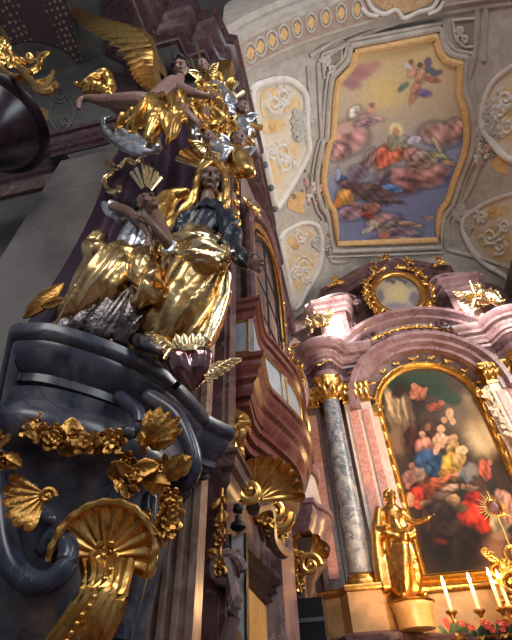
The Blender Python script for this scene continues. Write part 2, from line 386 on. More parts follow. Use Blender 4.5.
def fbase(X, Y):
    t = np.clip((Y - 50) / 190, 0, 1)[..., None]; s = np.clip((X - 330) / 130, 0, 1)[..., None]
    top = np.array([.80, .70, .52]); mid = np.array([.66, .60, .55]); bot = np.array([.48, .50, .60])
    c = np.where(t < .45, top * (1 - t / .45) + mid * (t / .45), mid * (1 - (t - .45) / .55) + bot * ((t - .45) / .55))
    w = np.clip((t - .35) * 5, 0, 1) * np.clip((s - .55) * 3, 0, 1); c = c * (1 - w) + np.array([.50, .54, .66]) * w
    w = np.clip((t - .62) * 6, 0, 1); return c * (1 - w) + np.array([.46, .48, .61]) * w
pk = (.66, .49, .47); dk = (.36, .27, .25); fl = (.78, .60, .50)
fb = [(385, 92, 34, 26, 0, (.80, .70, .48), .9), (361, 72, 17, 11, -15, (.64, .45, .45), .7), (352, 84, 13, 8, 10, (.62, .45, .46), .7), (372, 66, 14, 8, -10, (.70, .52, .48), .8),
      (350, 138, 20, 17, -20, pk, .5), (338, 152, 12, 10, 0, (.62, .47, .46), .5), (440, 135, 22, 13, 10, (.68, .52, .49), .5), (456, 128, 12, 10, 0, (.70, .54, .50), .5),
      (345, 128, 14, 8, -20, (.74, .60, .56), .6), (412, 178, 36, 11, 4, (.58, .42, .41), .4), (392, 188, 30, 9, 0, (.50, .35, .35), .4), (430, 172, 24, 10, -5, (.64, .47, .45), .5),
      (354, 112, 9, 5, -50, (.82, .78, .74), .4), (364, 116, 8, 5, 30, (.64, .52, .50), .3), (371, 110, 5, 4, 0, fl, .3), (376, 118, 9, 3, 20, (.72, .58, .56), .3), (365, 123, 12, 4, -10, (.55, .44, .46), .4), (372, 105, 3, 3, 0, (.60, .42, .34), .3),
      (412, 72, 5, 6, 20, fl, .3), (421, 76, 6, 8, 10, (.72, .54, .46), .3), (430, 70, 6, 4, 40, (.42, .42, .48), .3), (408, 66, 5, 3, 40, (.80, .76, .74), .3), (403, 87, 7, 3, -40, (.38, .48, .44), .3), (416, 90, 5, 8, 10, (.70, .50, .42), .3), (424, 93, 8, 4, 10, (.45, .38, .55), .3), (433, 80, 8, 3, 10, (.64, .42, .36), .3), (437, 73, 6, 3, -20, (.40, .42, .46), .3), (420, 65, 3, 3, 0, (.45, .32, .26), .3), (411, 62, 3, 3, 0, (.55, .40, .32), .3), (412, 99, 3, 6, 20, (.70, .50, .42), .3), (428, 62, 4, 5, 20, (.45, .40, .46), .3),
      (396, 130, 9, 9, 0, (.88, .82, .62), .6), (396, 132, 4, 5, 0, (.74, .55, .44), .3), (392, 153, 17, 11, -25, (.78, .44, .34), .3), (382, 158, 10, 12, 20, (.72, .38, .30), .3), (400, 145, 11, 6, 20, (.84, .58, .46), .3), (404, 142, 8, 6, 0, (.56, .56, .50), .3), (414, 140, 8, 4, -20, (.72, .68, .76), .3), (393, 143, 5, 8, 10, (.52, .52, .42), .35),
      (412, 155, 10, 8, 10, (.62, .46, .42), .3), (425, 158, 14, 7, 10, (.56, .48, .44), .3), (438, 146, 4, 12, -35, (.62, .58, .50), .35), (440, 156, 12, 3, 20, (.60, .60, .48), .3), (420, 165, 14, 4, 5, (.52, .42, .38), .3), (448, 163, 8, 3, 10, (.66, .54, .44), .3),
      (368, 160, 6, 14, 30, (.50, .40, .38), .35), (358, 172, 10, 8, 0, (.42, .36, .42), .3), (342, 180, 6, 5, 0, (.30, .34, .48), .3), (338, 175, 3, 8, 0, (.58, .60, .72), .4), (352, 186, 14, 6, 10, (.40, .30, .30), .3), (345, 197, 10, 9, 10, (.76, .54, .30), .3), (338, 203, 5, 6, 10, (.70, .46, .26), .3),
      (366, 192, 14, 9, 0, (.36, .28, .28), .3), (378, 198, 16, 7, 10, (.34, .28, .30), .3), (386, 178, 4, 9, 30, (.32, .28, .32), .3), (392, 188, 12, 4, 10, (.34, .44, .62), .3), (372, 208, 10, 6, 0, (.54, .38, .34), .3), (367, 215, 10, 4, 20, (.62, .30, .26), .3), (392, 200, 14, 3, 15, (.40, .32, .32), .3), (356, 206, 8, 5, 30, (.56, .42, .38), .3),
      (350, 214, 15, 8, 0, (.56, .44, .48), .5), (385, 220, 18, 8, 0, (.60, .46, .48), .5), (380, 228, 16, 6, 20, (.56, .48, .44), .3), (394, 224, 12, 5, -10, (.46, .44, .42), .3), (374, 224, 5, 5, 0, (.74, .66, .60), .3), (368, 230, 8, 3, -30, (.70, .64, .62), .3), (410, 224, 14, 3, 10, (.62, .50, .44), .3), (404, 232, 18, 5, 5, (.50, .42, .46), .4), (396, 240, 26, 5, 0, (.60, .48, .50), .5), (430, 218, 8, 2, 0, (.62, .52, .46), .3), (384, 236, 6, 4, 0, (.66, .44, .38), .3)]
painted('painted_sky', FLc, FRc, 170, 110, VO(.05), fbase, fb, fres, gain=1.06)
def vtube(bm, pts, r, off=.02, n=8, closed=False, flat=1):
    pp = [V(x, y, off) for x, y in pts]
    if closed: pp.append(pp[0])
    tube(bm, pp, r, n, flat=flat)
FO = FLc + list(reversed(FRc)); cx_, cy_ = 396, 140
bm = B(); vtube(bm, FO, .13, .05, 8, True); obj('ochre_frame', bm, OCHP, fres)
bm = B()
def grow(pl, k): return [(cx_ + (x - cx_) * k, cy_ + (y - cy_) * (1 + (k - 1) * .75)) for x, y in pl]
vtube(bm, grow(FO, 1.10), .10, .06, 8, True); vtube(bm, grow(FO, 1.17), .05, .06, 8, True); obj('stucco_frame', bm, STUCCO, fres)
SW = mat('grey_white_stucco', (.46, .43, .40), .8, 0, (.56, .53, .49), 3, bump=.3, bscale=25)
# long framing bands of the vault
bt = thing('vault_frame_bands', 'grey stucco bands running round the big vault painting', 'stucco moulding', V(320, 150))
for l in ([(318, 62), (321, 130), (326, 200), (331, 262)], [(308, 66), (311, 110)], [(318, 62), (350, 42), (400, 22), (470, 8), (512, 2)], [(478, 8), (476, 50), (470, 75)], [(486, 6), (484, 60)], [(331, 262), (345, 262), (360, 256)], [(472, 80), (476, 130), (480, 160), (470, 190), (455, 215), (452, 245)], [(447, 250), (480, 258), (512, 268)], [(310, 56), (340, 38), (400, 14), (440, 4)]):
    bm = B(); vtube(bm, smooth(l, 8), .085, .02, 6); obj('band', bm, STUCCO, bt)
# corner panels with relief shells
def relief(bm, c, r, seed, off=.05, rad=.05):
    rs = random.Random(seed)
    for k in range(7):
        a = rs.random() * 6.28; h = rs.choice((-1, 1)); q = (c[0] + math.cos(a) * r * .5, c[1] + math.sin(a) * r * .5)
        vtube(bm, [(q[0] + math.cos(a + t * h) * r * .45 * (1 - t / 6), q[1] + math.sin(a + t * h) * r * .45 * (1 - t / 6)) for t in np.linspace(0, 5, 14)], rad, off, 6)
for c, pl, lb in (((331, 64), [(322, 54), (341, 48), (342, 62), (336, 74), (324, 78)], 'small square stucco panel with leaf relief left of the vault painting'), ((464, 34), [(452, 20), (478, 18), (477, 46), (466, 47), (456, 40)], 'small square stucco panel with leaf relief at the upper right of the vault painting')):
    t_ = thing('carved_coffer', lb, 'stucco panel', V(*c), 'corner panels of the vault')
    bm = B(); patch(bm, pl, VO(.02), 3, 3); obj('panel_field', bm, mat('taupe_field', (.30, .24, .19), .8), t_)
    bm = B(); vtube(bm, pl, .05, .03, 6, True); obj('panel_rim', bm, SW, t_)
    bm = B(); relief(bm, c, 9, 3); obj('leaf_relief', bm, SW, t_)
# big cartouches
def cartouche(lb, outline, fields, scrolls, knots, rosette):
    t_ = thing('stucco_cartouche', lb, 'stucco cartouche', V(*np.mean(np.array(outline), 0)), 'stucco cartouches of the vault')
    bm = B(); patch(bm, outline, VO(.02), 8, 4); obj('cream_field', bm, CREAM, t_)
    bm = B(); vtube(bm, smooth(outline, 4, True), .12, .05, 8, True, flat=.6); obj('white_rim', bm, WHITE, t_)
    for f in fields:
        bm = B(); patch(bm, f, VO(.05), 3, 3); obj('ochre_field', bm, mat('warm_ochre_field', (.66, .44, .20), .8, 0, (.76, .58, .34), 3), t_)
    for c, r, h, a0 in scrolls:
        bm = B(); vtube(bm, [(c[0] + math.cos(a0 + t * h) * r * (1 - t / 12), c[1] + math.sin(a0 + t * h) * r * 1.1 * (1 - t / 12)) for t in np.linspace(0, 9, 34)], .055, .06, 6)
        for t in np.linspace(0, 4, 5): ball(bm, V(c[0] + math.cos(a0 + t * h) * r * 1.05, c[1] + math.sin(a0 + t * h) * r * 1.15, .07), (.14, .14, .05), 1)
        obj('scroll_relief', bm, WHITE, t_)
    bm = B(); rs = random.Random(len(fields))
    for (x, y, r) in knots:
        relief(bm, (x, y), r * 1.7, int(x), .06, .05); relief(bm, (x, y + r * .5), r * 1.5, int(y), .07, .05)
        for k in range(7):
            a = rs.random() * 6.28; q = rs.random() ** .5 * r
            ball(bm, V(x + math.cos(a) * q, y + math.sin(a) * q * 1.2, .06), (rs.uniform(.06, .14), rs.uniform(.06, .18), .06), 1)
    obj('leaf_knot', bm, SW, t_)
    bm = B()
    for x, y in rosette:
        for k in range(6): ball(bm, V(x + math.cos(k * 1.047) * 2.2, y + math.sin(k * 1.047) * 2.0, .07), (.12, .12, .05), 1)
        ball(bm, V(x, y, .08), (.12, .12, .08), 1)
    obj('rosette', bm, OCHP, t_)
cartouche('pale stucco cartouche with cream scroll fields above the left cornice, nearest the arch',
          [(252, 92), (268, 82), (285, 80), (298, 86), (306, 98), (307, 130), (309, 150), (303, 165), (292, 185), (281, 203), (276, 206), (268, 170), (258, 130)],
          [[(262, 92), (280, 88), (296, 96), (300, 108), (285, 112), (264, 118)], [(266, 150), (285, 142), (297, 144), (296, 160), (285, 175), (276, 186), (270, 170)], [(262, 122), (283, 120), (284, 130), (266, 134)]],
          [((274, 104), 9, 1, 0), ((282, 96), 7, -1, 2), ((283, 152), 9, 1, 1), ((286, 165), 8, -1, 0), ((272, 155), 6, 1, 3)], [(302, 118, 7), (310, 116, 4), (300, 132, 5)], [(272, 127)])
cartouche('pale stucco cartouche with cream scroll fields right beside the left altar pediment',
          [(281, 240), (292, 228), (305, 223), (317, 226), (321, 238), (321, 255), (318, 272), (307, 292), (298, 308), (293, 306), (288, 275)],
          [[(288, 238), (304, 230), (314, 236), (300, 242), (290, 246)], [(291, 258), (308, 252), (315, 258), (312, 272), (302, 288), (297, 290), (291, 272)]],
          [((300, 236), 6, 1, 0), ((303, 264), 8, -1, 0), ((297, 272), 6, 1, 2), ((306, 276), 6, 1, 1)], [(321, 240, 6), (323, 228, 4)], [(295, 246)])
cartouche('stucco cartouche with ochre scroll fields at right, directly above the altar pediment',
          [(463, 222), (480, 207), (500, 198), (522, 196), (530, 230), (525, 285), (505, 276), (485, 264), (470, 246)],
          [[(474, 222), (490, 210), (508, 206), (505, 214), (488, 220)], [(474, 232), (490, 226), (508, 230), (512, 258), (500, 262), (484, 250)]],
          [((490, 236), 8, 1, 0), ((500, 246), 8, -1, 2), ((482, 216), 5, 1, 0), ((505, 225), 6, 1, 0)], [(462, 214, 6), (468, 226, 4)], [(493, 210)])
cartouche('pale stucco cartouche with ochre scroll fields at the right edge of the vault, upper one',
          [(484, 128), (484, 105), (492, 84), (508, 70), (530, 62), (535, 110), (530, 160), (505, 156)],
          [[(494, 108), (505, 88), (520, 84), (520, 105), (505, 114)], [(498, 122), (515, 112), (522, 130), (510, 142)]],
          [((506, 98), 8, 1, 0), ((508, 128), 7, -1, 0), ((500, 112), 6, 1, 2)], [(488, 112, 7), (492, 128, 6), (482, 130, 5)], [])
# painted flower vases between the cartouches
for pts, lb in ((((296, 202), (312, 190), (306, 214), (317, 202)), 'golden flower basket painted on the vault between the two left cartouches'), (((500, 162), (480, 150), (508, 175), (472, 156)), 'golden flower basket painted on the vault between the two right cartouches')):
    t_ = thing('flower_basket', lb, 'flower basket', V(*pts[0]), 'painted flower baskets of the vault')
    a, b, c, d = pts; bm = B(); patch(bm, [(a[0] - 8, a[1] + 6), (a[0] - 3, a[1] - 9), (a[0] + 9, a[1] - 8), (a[0] + 7, a[1] + 7), c], VO(.03), 3, 3); obj('basket', bm, OCHP, t_)
    rs = random.Random(5)
    for nm, colr in (('pink_flowers', (.55, .32, .30)), ('white_flowers', (.70, .64, .60)), ('leaves', (.28, .26, .20))):
        bm = B()
        for k in range(14): ball(bm, V(b[0] + rs.gauss(0, 5), b[1] + rs.gauss(0, 6), .06), (rs.uniform(.06, .14),) * 2 + (.05,), 1)
        obj(nm, bm, mat(nm, colr, .8), t_)
# medallions on the soffit of the arch
def AS(px, py, off=0):
    v = ray(px, py); v = v / v.z; a, b = 9.0, 17.0
    for i in range(40):
        m = (a + b) / 2; p = CAM + v * m
        if p.z > arch_pt(p.x, -.22) - off: b = m
        else: a = m
    return CAM + v * a
t_ = thing('soffit_band', 'rosy band under the chancel arch holding a row of ochre medallions', 'painted band', AS(300, 35))
bm = B(); xb = [x for x in np.linspace(-1.05, 7.6, 60)]
grid(bm, [[Vector((x, y, arch_pt(x, -.225 - .004))) for y in (3.25, 3.57, 3.9)] for x in xb]); obj('band_field', bm, mat('rosy_taupe', (.36, .25, .20), .8, 0, (.44, .33, .27), 4), t_)
ORD = ['first', 'second', 'third', 'fourth', 'fifth', 'sixth', 'seventh', 'eighth', 'ninth']
for k, (mx_, my_) in enumerate(((250.6, 53), (260.5, 46.5), (272, 40), (284, 34), (297, 28), (311, 22.5), (325.5, 17.5), (341, 13), (357, 9))):
    c = AS(mx_, my_); x = c.x; y0 = c.y
    t_ = thing('arch_medallion', ORD[k] + ' ochre four-pointed medallion from the left wall in the band under the chancel arch', 'medallion', (x, y0, arch_pt(x, -.24)), 'medallions under the chancel arch')
    def mp(u, v): return Vector((x + u, y0 + v, arch_pt(min(7.6, x + u), -.24)))
    bm = B(); tube(bm, [mp(.155 * math.cos(a), .24 * math.sin(a)) for a in np.linspace(0, 2 * math.pi, 25)], .034, 6); obj('ring', bm, SW, t_)
    bm = B(); vs = [bm.verts.new(mp(.14 * math.cos(a), .22 * math.sin(a))) for a in np.linspace(0, 2 * math.pi, 20, endpoint=False)]; bm.faces.new(vs); obj('dark_field', bm, mat('dark_taupe', (.26, .20, .17), .8), t_)
    bm = B(); vs = [bm.verts.new(mp(r * .7 * math.cos(a), r * math.sin(a)) - Vector((0, 0, .015))) for a, r in zip(np.linspace(0, 2 * math.pi, 16, endpoint=False), (.20, .14, .16, .14) * 4)]; bm.faces.new(vs); obj('quatrefoil', bm, OCHP, t_)
t_ = thing('arch_cartouche', 'gilded cartouche with stucco scrolls at the crown of the chancel arch', 'stucco cartouche', AS(400, 8))
bm = B(); patch(bm, [(372, -4), (382, 8), (400, 14), (425, 6), (436, -6), (420, -20), (390, -20)], lambda a, b: AS(a, b, .03), 3, 3); obj('ochre_field', bm, mat('cartouche_ochre', (.45, .26, .12), .7, 0, (.60, .42, .22), 9), t_)
bm = B()
for l in ([(366, -4), (372, 8), (384, 14), (396, 10), (404, 18), (418, 12), (432, 8), (440, -4)], [(362, 8), (368, 14), (378, 16)], [(428, 14), (438, 10), (444, 2)]): tube(bm, [AS(*p, .06) for p in smooth(l, 6)], .06, 8)
obj('scroll_rim', bm, WHITE, t_)
# small black/grey spotlights along the cornice
for k, (x, y) in enumerate(((265, 165), (271, 188), (275, 209))):
    c = P(x, y, Z=14.75); t_ = thing('spotlight', ('small grey ball spotlight on the cornice, nearest to the arch', 'small grey ball spotlight on the cornice, middle of the three', 'small grey ball spotlight on the cornice, furthest from the arch')[k], 'spotlight', c, 'spotlights on the cornice')
    bm = B(); ball(bm, c, .11, 3); obj('lamp_head', bm, mat('grey_enamel', (.12, .13, .14), .3), t_)
    bm = B(); tube(bm, [c, c + Vector((-.3, .05, -.15))], .03, 8); obj('bracket', bm, BLACK, t_)
# ============================================================ ORNAMENT BUILDERS
def frame(n, up=(0, 0, 1)):
    n = Vector(n).normalized(); u = Vector(up); u = (u - n * u.dot(n)); u = u.normalized() if u.length > .01 else n.orthogonal().normalized()
    return Matrix((u.cross(n), u, n)).transposed()        # columns: side, up, normal
def leaf(bm, base, tip, w, normal, curl=.25, lobes=4, th=.012):
    base = Vector(base); tip = Vector(tip); L = (tip - base); n = Vector(normal).normalized(); s = L.cross(n).normalized(); n = s.cross(L).normalized(); l = L.length
    for side in (1,):
        rows = []; rows2 = []
        for i in range(11):
            t = i / 10; ww = w * math.sin(math.pi * min(1, t * .93 + .07)) ** .7 * (1 + .28 * abs(math.sin(t * math.pi * lobes))) * (.5 if t < .1 else 1)
            row = []; r2 = []
            for j in range(7):
                u = (j - 3) / 3
                p = base + L * (t + .05 * abs(u)) + s * (u * ww) + n * (math.sin(t * math.pi) * curl * l * .5 + curl * l * .35 * t ** 3 - abs(u) * ww * .35 + .2 * ww * math.cos(u * 6) * .4)
                row.append(p); r2.append(p - n * th)
            rows.append(row); rows2.append(r2)
        full = [r + list(reversed(q)) for r, q in zip(rows, rows2)]
        Vv = grid(bm, full, cv=True)
        for r in (Vv[0], Vv[-1]):
            try: bm.faces.new(r)
            except ValueError: pass
def flower(bm, c, r, normal, petals=6, rings=2):
    M = frame(normal); c = Vector(c)
    for q in range(rings):
        rr = r * (1 - .38 * q)
        for k in range(petals):
            a = 2 * math.pi * (k + .5 * q) / petals; d = M @ Vector((math.cos(a), math.sin(a), .25 + .5 * q)); d.normalize()
            cc = c + d * rr * .6 + (M @ Vector((0, 0, 1))) * q * r * .15
            T = frame(M @ Vector((math.cos(a) * -.6, math.sin(a) * -.6, 1)), d)
            ball(bm, cc, (rr * .36, rr * .48, rr * .14), 1, T)
    ball(bm, c + (M @ Vector((0, 0, 1))) * r * .3, r * .24, 1)
def shell(bm, c, r, normal, up, ribs=9, spread=200, cup=.35, th=.02, squash=1.0):
    M = frame(normal, up); c = Vector(c); rows = []; rows2 = []; N = ribs * 8
    for i in range(N + 1):
        t = i / N; a = math.radians(90 + (t - .5) * spread); rib = abs(math.sin(t * math.pi * ribs)) ; lobe = .86 + .14 * rib ** .6
        row = []; r2 = []
        for j in range(10):
            q = j / 9; R_ = r * lerp(.12, lobe, q)
            z = cup * r * (q ** 2.2) * 1.0 + (rib - .5) * .13 * r * q + (.10 * r * max(0, q - .85) / .15 * (1 if j == 9 else 0))
            p = c + M @ Vector((math.cos(a) * R_, math.sin(a) * R_ * squash, z)); row.append(p); r2.append(p - M @ Vector((0, 0, th)))
        rows.append(row + list(reversed(r2)))
    Vv = grid(bm, rows, cv=True)
    for rr in (Vv[0], Vv[-1]): bm.faces.new(rr)
def scroll_c(bm, c, r, normal, up, th, hand=1, turns=1.4, start=0):
    M = frame(normal, up); volute(bm, c, r, turns, 0, M @ Vector((1, 0, 0)), M @ Vector((0, 1, 0)), start, th, 30, hand)
def ornament(bm, pts, r, seed, normal, dens=1.0, flowers=True):
    """lively carved rocaille along a line of points: small leaves, scrolls and buds"""
    rs = random.Random(seed); n = Vector(normal).normalized(); M = frame(n)
    for a, b in zip(pts[:-1], pts[1:]):
        a = Vector(a); b = Vector(b); L = (b - a).length; k = max(1, int(L / r * 1.6 * dens))
        for i in range(k):
            p = a.lerp(b, (i + rs.random()) / k); an = rs.random() * 6.28; d = M @ Vector((math.cos(an), math.sin(an), .2))
            q = rs.random()
            if q < .5: leaf(bm, p, p + d * r * rs.uniform(.8, 1.4), r * .3, n, .4, 3, r * .08)
            elif q < .75: scroll_c(bm, p + n * r * .2, r * .5, n, d, r * .13, rs.choice((-1, 1)), 1.2)
            elif flowers: flower(bm, p + n * r * .2, r * .5, n, 5, 1)
        tube(bm, [a, a.lerp(b, .5) + n * r * .15, b], r * .16, 6)
def folds(bm, axis, freq, amp, seed=0, warp=.12, nsc=2.5, across=None):
    """carved drapery ridges running along axis"""
    bm.normal_update(); ax = Vector(axis).normalized(); o = Vector((seed * 3.1, seed * 1.7, seed * .7))
    s = (Vector((1, 0, 0)) - ax * ax.x); s = s.normalized() if s.length > .35 else ax.orthogonal().normalized()
    w = ax.cross(s); new = []
    for v in bm.verts:
        p = v.co; nn = v.normal; q = Vector((p.dot(s), p.dot(w), p.dot(ax) * .35)) * nsc + o
        n1 = noise.noise(q); n2 = noise.noise(q * 1.9 + Vector((5, 3, 1)))
        c = (p.dot(s) + .5 * p.dot(w)) * freq + 3.2 * n1 + 1.2 * n2
        h = 1 - abs(math.sin(c * .5)) ** .75 * 1.5 + .5 * math.sin(c * 1.27 + 2 * n2)
        new.append(nn * (amp * .8 * h * (1 - .7 * abs(nn.dot(ax)))))
    for v, d in zip(bm.verts, new): v.co += d
    bmesh.ops.smooth_vert(bm, verts=bm.verts[:], factor=.5, use_axis_x=True, use_axis_y=True, use_axis_z=True)
    return bm
def limb(bm, pts, rad, n=12, sub=2):
    pp = smooth([(*p, r) for p, r in zip(pts, rad)], 4)
    tube(bm, [p[:3] for p in pp], [p[3] for p in pp], n); ball(bm, pts[0], rad[0], sub); ball(bm, pts[-1], rad[-1], sub)
def head(bm, c, h, fwd, up):
    """head solids: h = head height; axes side, up, forward"""
    M = frame(fwd, up); c = Vector(c); e = lambda x, y, z: c + M @ Vector((x * h, y * h, z * h))
    ball(bm, e(0, .12, -.06), (.36 * h, .38 * h, .42 * h), 3, M); ball(bm, e(0, -.12, .10), (.27 * h, .34 * h, .28 * h), 3, M)
    ball(bm, e(0, -.38, .22), (.12 * h, .09 * h, .11 * h), 2, M)
    tube(bm, [e(0, .13, .36), e(0, .0, .44), e(0, -.09, .49)], [.045 * h, .06 * h, .075 * h], 8)
    for s in (-1, 1):
        ball(bm, e(s * .14, .16, .32), (.13 * h, .035 * h, .07 * h), 2, M); ball(bm, e(s * .14, .06, .315), (.075 * h, .05 * h, .055 * h), 2, M)
        ball(bm, e(s * .18, -.10, .26), (.12 * h, .12 * h, .10 * h), 2, M); ball(bm, e(s * .36, .0, -.04), (.04 * h, .12 * h, .08 * h), 2, M)
    ball(bm, e(0, -.215, .375), (.11 * h, .028 * h, .05 * h), 2, M); ball(bm, e(0, -.265, .36), (.085 * h, .03 * h, .05 * h), 2, M)
def face_marks(parent, c, h, fwd, up, m):
    M = frame(fwd, up); c = Vector(c)
    for s in (-1, 1):
        bm = B(); ball(bm, c + M @ Vector((s * .14 * h, .07 * h, .35 * h)), (.055 * h, .024 * h, .03 * h), 2, M); obj('eye', bm, m, parent)
def hand(bm, w, d, n, s, spread=1.0, curl=.25, thumb=1):
    """hand at wrist w pointing along d, palm normal n, length s"""
    d = Vector(d).normalized(); n = Vector(n); n = (n - d * n.dot(d)).normalized(); side = d.cross(n); w = Vector(w)
    pc = w + d * s * .27; M = Matrix((side, d, n)).transposed()
    ball(bm, pc, (s * .21, s * .27, s * .09), 2, M); ball(bm, w, s * .12, 2)
    for k, (x, l) in enumerate(((-.155, .40), (-.055, .47), (.055, .44), (.15, .34))):
        b = w + d * s * .46 + side * s * x; f = (d + side * x * .9 * spread).normalized()
        p1 = b + f * s * l * .45; f2 = (f + n * curl).normalized(); p2 = p1 + f2 * s * l * .33; f3 = (f2 + n * curl * 1.3).normalized()
        limb(bm, [b - f * s * .1, b, p1, p2, p2 + f3 * s * l * .25], [s * .05, s * .05, s * .044, s * .04, s * .03], 8, 1)
    b = w + d * s * .15 + side * s * .15 * thumb; f = (d * .6 + side * thumb * .8 + n * .3).normalized()
    limb(bm, [b, b + f * s * .2, b + (f + d * .5).normalized() * s * .38], [s * .065, s * .052, s * .035], 8, 1)
def wing(root, base, tip, spread_dir, chord, mat_, normal, name='wing', rows=((1.0, 9), (.62, 8), (.36, 7))):
    """feathered wing: arm spar plus three layered rows of feathers (each row of feathers surface pattern of one mesh)"""
    bm = B(); base = Vector(base); tip = Vector(tip); n = Vector(normal).normalized(); sd = Vector(spread_dir).normalized(); L = tip - base
    mid = base.lerp(tip, .45) - sd * L.length * .18
    spar = smooth([tuple(base), tuple(mid), tuple(tip)], 10); spar = [Vector(p) for p in spar]
    for q, (ln, cnt) in enumerate(rows):
        for i in range(cnt):
            t = (i + .5) / cnt; k = t * (len(spar) - 1); a = spar[int(k)].lerp(spar[min(len(spar) - 1, int(k) + 1)], k % 1)
            d = (sd * (1 - t * .75) + L.normalized() * (t * 1.0)).normalized(); l = chord * ln * (.55 + .75 * math.sin(math.pi * (.15 + .6 * t)))
            leaf(bm, a + n * (.012 * q), a + d * l + n * .02 * q, chord * ln * (.13 + .02 * q) + L.length * .02, n, .10, 1, chord * .03)
    tube(bm, spar, [lerp(chord * .14, chord * .04, i / len(spar)) for i in range(len(spar))], 8)
    return obj(name, bm, mat_, root)
def statuette(name, label, cat, base, h, fwd, m, pose='stand', wings=True, group=None, lean=(0, 0), arm=(.5, .2), seed=1, wingm=None, mirror=False):
    """small gilded figure; fwd = facing direction in plan"""
    base = Vector(base); t = thing(name, label, cat, base, group); f = Vector((fwd[0], fwd[1], 0)).normalized(); s = Vector((f.y, -f.x, 0)) * (-1 if mirror else 1); u = Vector((0, 0, 1))
    def q(a, b, c): return base + (s * (a + lean[0] * c) + f * (b + lean[1] * c) + u * c) * h
    sit = pose == 'sit'; z0 = .30 if sit else .50
    bm = B()
    limb(bm, [q(0, 0, z0), q(0, 0, z0 + .14), q(0, 0, z0 + .28)], [.085 * h, .075 * h, .10 * h]); limb(bm, [q(0, 0, z0 + .28), q(0, .01, z0 + .38)], [.05 * h, .038 * h])
    hc = q(.01, .03, z0 + .43); head(bm, hc, .15 * h, (f + s * .2).normalized(), u)
    limb(bm, [q(.10, 0, z0 + .28), q(.19, .05, z0 + .16), q(.19 + arm[0] * .12, .16, z0 + .12 + arm[1] * .4)], [.042 * h, .033 * h, .024 * h])
    limb(bm, [q(-.10, 0, z0 + .28), q(-.19, -.01, z0 + .14), q(-.14, .12, z0 + .07 + arm[1] * .2)], [.042 * h, .033 * h, .024 * h])
    hand(bm, q(.19 + arm[0] * .12, .16, z0 + .12 + arm[1] * .4), (s * .6 + f * .6 + u * .2), u, .11 * h); hand(bm, q(-.14, .12, z0 + .07 + arm[1] * .2), (s * .6 + f * .4 + u * .1), u, .11 * h)
    if sit:
        for k in (-1, 1): limb(bm, [q(.06 * k, 0, z0), q(.11 * k, .24, z0 + .02), q(.11 * k, .22, z0 - .22), q(.11 * k, .30, z0 - .29)], [.08 * h, .058 * h, .036 * h, .028 * h])
    else:
        for k in (-1, 1): limb(bm, [q(.06 * k, 0, z0), q(.08 * k, .06 * (k > 0), .27), q(.09 * k, .0, .04), q(.10 * k, .09, .02)], [.085 * h, .058 * h, .033 * h, .028 * h])
    obj('body', remesh(bm, h * .014, 1), m, t)
    bm = B()
    if sit:
        limb(bm, [q(-.1, 0, z0 + .04), q(0, .05, z0), q(.1, 0, z0 + .04)], [.1 * h, .12 * h, .1 * h]); limb(bm, [q(.05, .2, z0), q(-.02, .2, z0 - .1), q(-.06, .2, z0 - .24)], [.1 * h, .11 * h, .09 * h]); limb(bm, [q(.1, .05, z0 + .05), q(.25, .0, z0 + .03), q(.33, -.05, z0 - .1)], [.08 * h, .06 * h, .04 * h])
    else:
        limb(bm, [q(0, 0, .66), q(0, 0, .5), q(-.02, .01, .3), q(-.03, .0, .1)], [.10 * h, .13 * h, .135 * h, .13 * h]); limb(bm, [q(-.14, 0, .8), q(-.2, -.05, .5), q(-.22, -.04, .12)], [.05 * h, .075 * h, .07 * h]); limb(bm, [q(-.13, .08, .56), q(.02, .13, .50), q(.15, .06, .58)], [.05 * h, .055 * h, .05 * h])
    bm = remesh(bm, h * .016, 1); folds(bm, (0, 0, 1), 34 / h, .034 * h, seed, .05 * h, 3 / h); obj('robe', bm, m, t)
    bm = B(); rs = random.Random(seed)
    for k in range(70):
        a = rs.random() * 6.28; e = rs.uniform(-.3, 1); c_ = math.sqrt(1 - min(1, e * e)); v = s * math.cos(a) * .06 * c_ + f * (math.sin(a) * .06 * c_ - .015) + u * (.015 + .06 * e)
        if v.dot(f) < .03 or e > .6: ball(bm, hc + v * h, .022 * h, 1)
    obj('hair', remesh(bm, h * .012, 0), m, t)
    if wings:
        for k in (-1, 1): wing(t, q(.05 * k, -.08, z0 + .24), q(.26 * k, -.16, z0 + .46), (s * k * .3 - u * .9), .20 * h, wingm or m, f * -1 if k > 0 else f * -1)
    return t
# ============================================================ PIER WITH FLUTED PILASTER
t_ = thing('fluted_pilaster', 'tall tan marble fluted pilaster behind the statue console', 'pilaster', (-1.32, 3.1, 0))
bm = B(); pr = []; x0, x1 = -1.60, -1.06; nf = 5
prof = [(x0, 3.22), (x0, 3.06)]
for k in range(nf):
    a = x0 + .04 + k * (x1 - x0 - .08) / nf; w = (x1 - x0 - .08) / nf
    prof += [(a + w * .12, 3.06)] + [(a + w * .5 + w * .34 * math.cos(g), 3.06 + .042 * math.sin(g)) for g in np.linspace(math.pi, 0, 8)] + [(a + w * .88, 3.06)]
prof += [(x1, 3.06), (x1, 3.22)]
rows = [[Vector((x, y, z)) for x, y in prof] for z in (.9, 4, 8, 12.2)]
Vv = grid(bm, rows, cv=True); bm.faces.new(Vv[0]); bm.faces.new(Vv[-1]); obj('shaft', bm, FLUTE, t_)
bm = B(); box(bm, (-1.68, 2.98, 0), (-1.0, 3.21, .6)); box(bm, (-1.65, 3.0, .6), (-1.02, 3.21, .9)); obj('base', bm, FLUTE, t_, False)
bm = B(); sweep(bm, [(-1.62, 3.22), (-1.62, 3.06), (-1.04, 3.06), (-1.04, 3.22)], [(0, 12.2), (.03, 12.22), (.05, 12.5), (.12, 12.8), (.14, 13.0), (.16, 13.18), (0, 13.18)]); obj('capital', bm, GOLD2, t_)
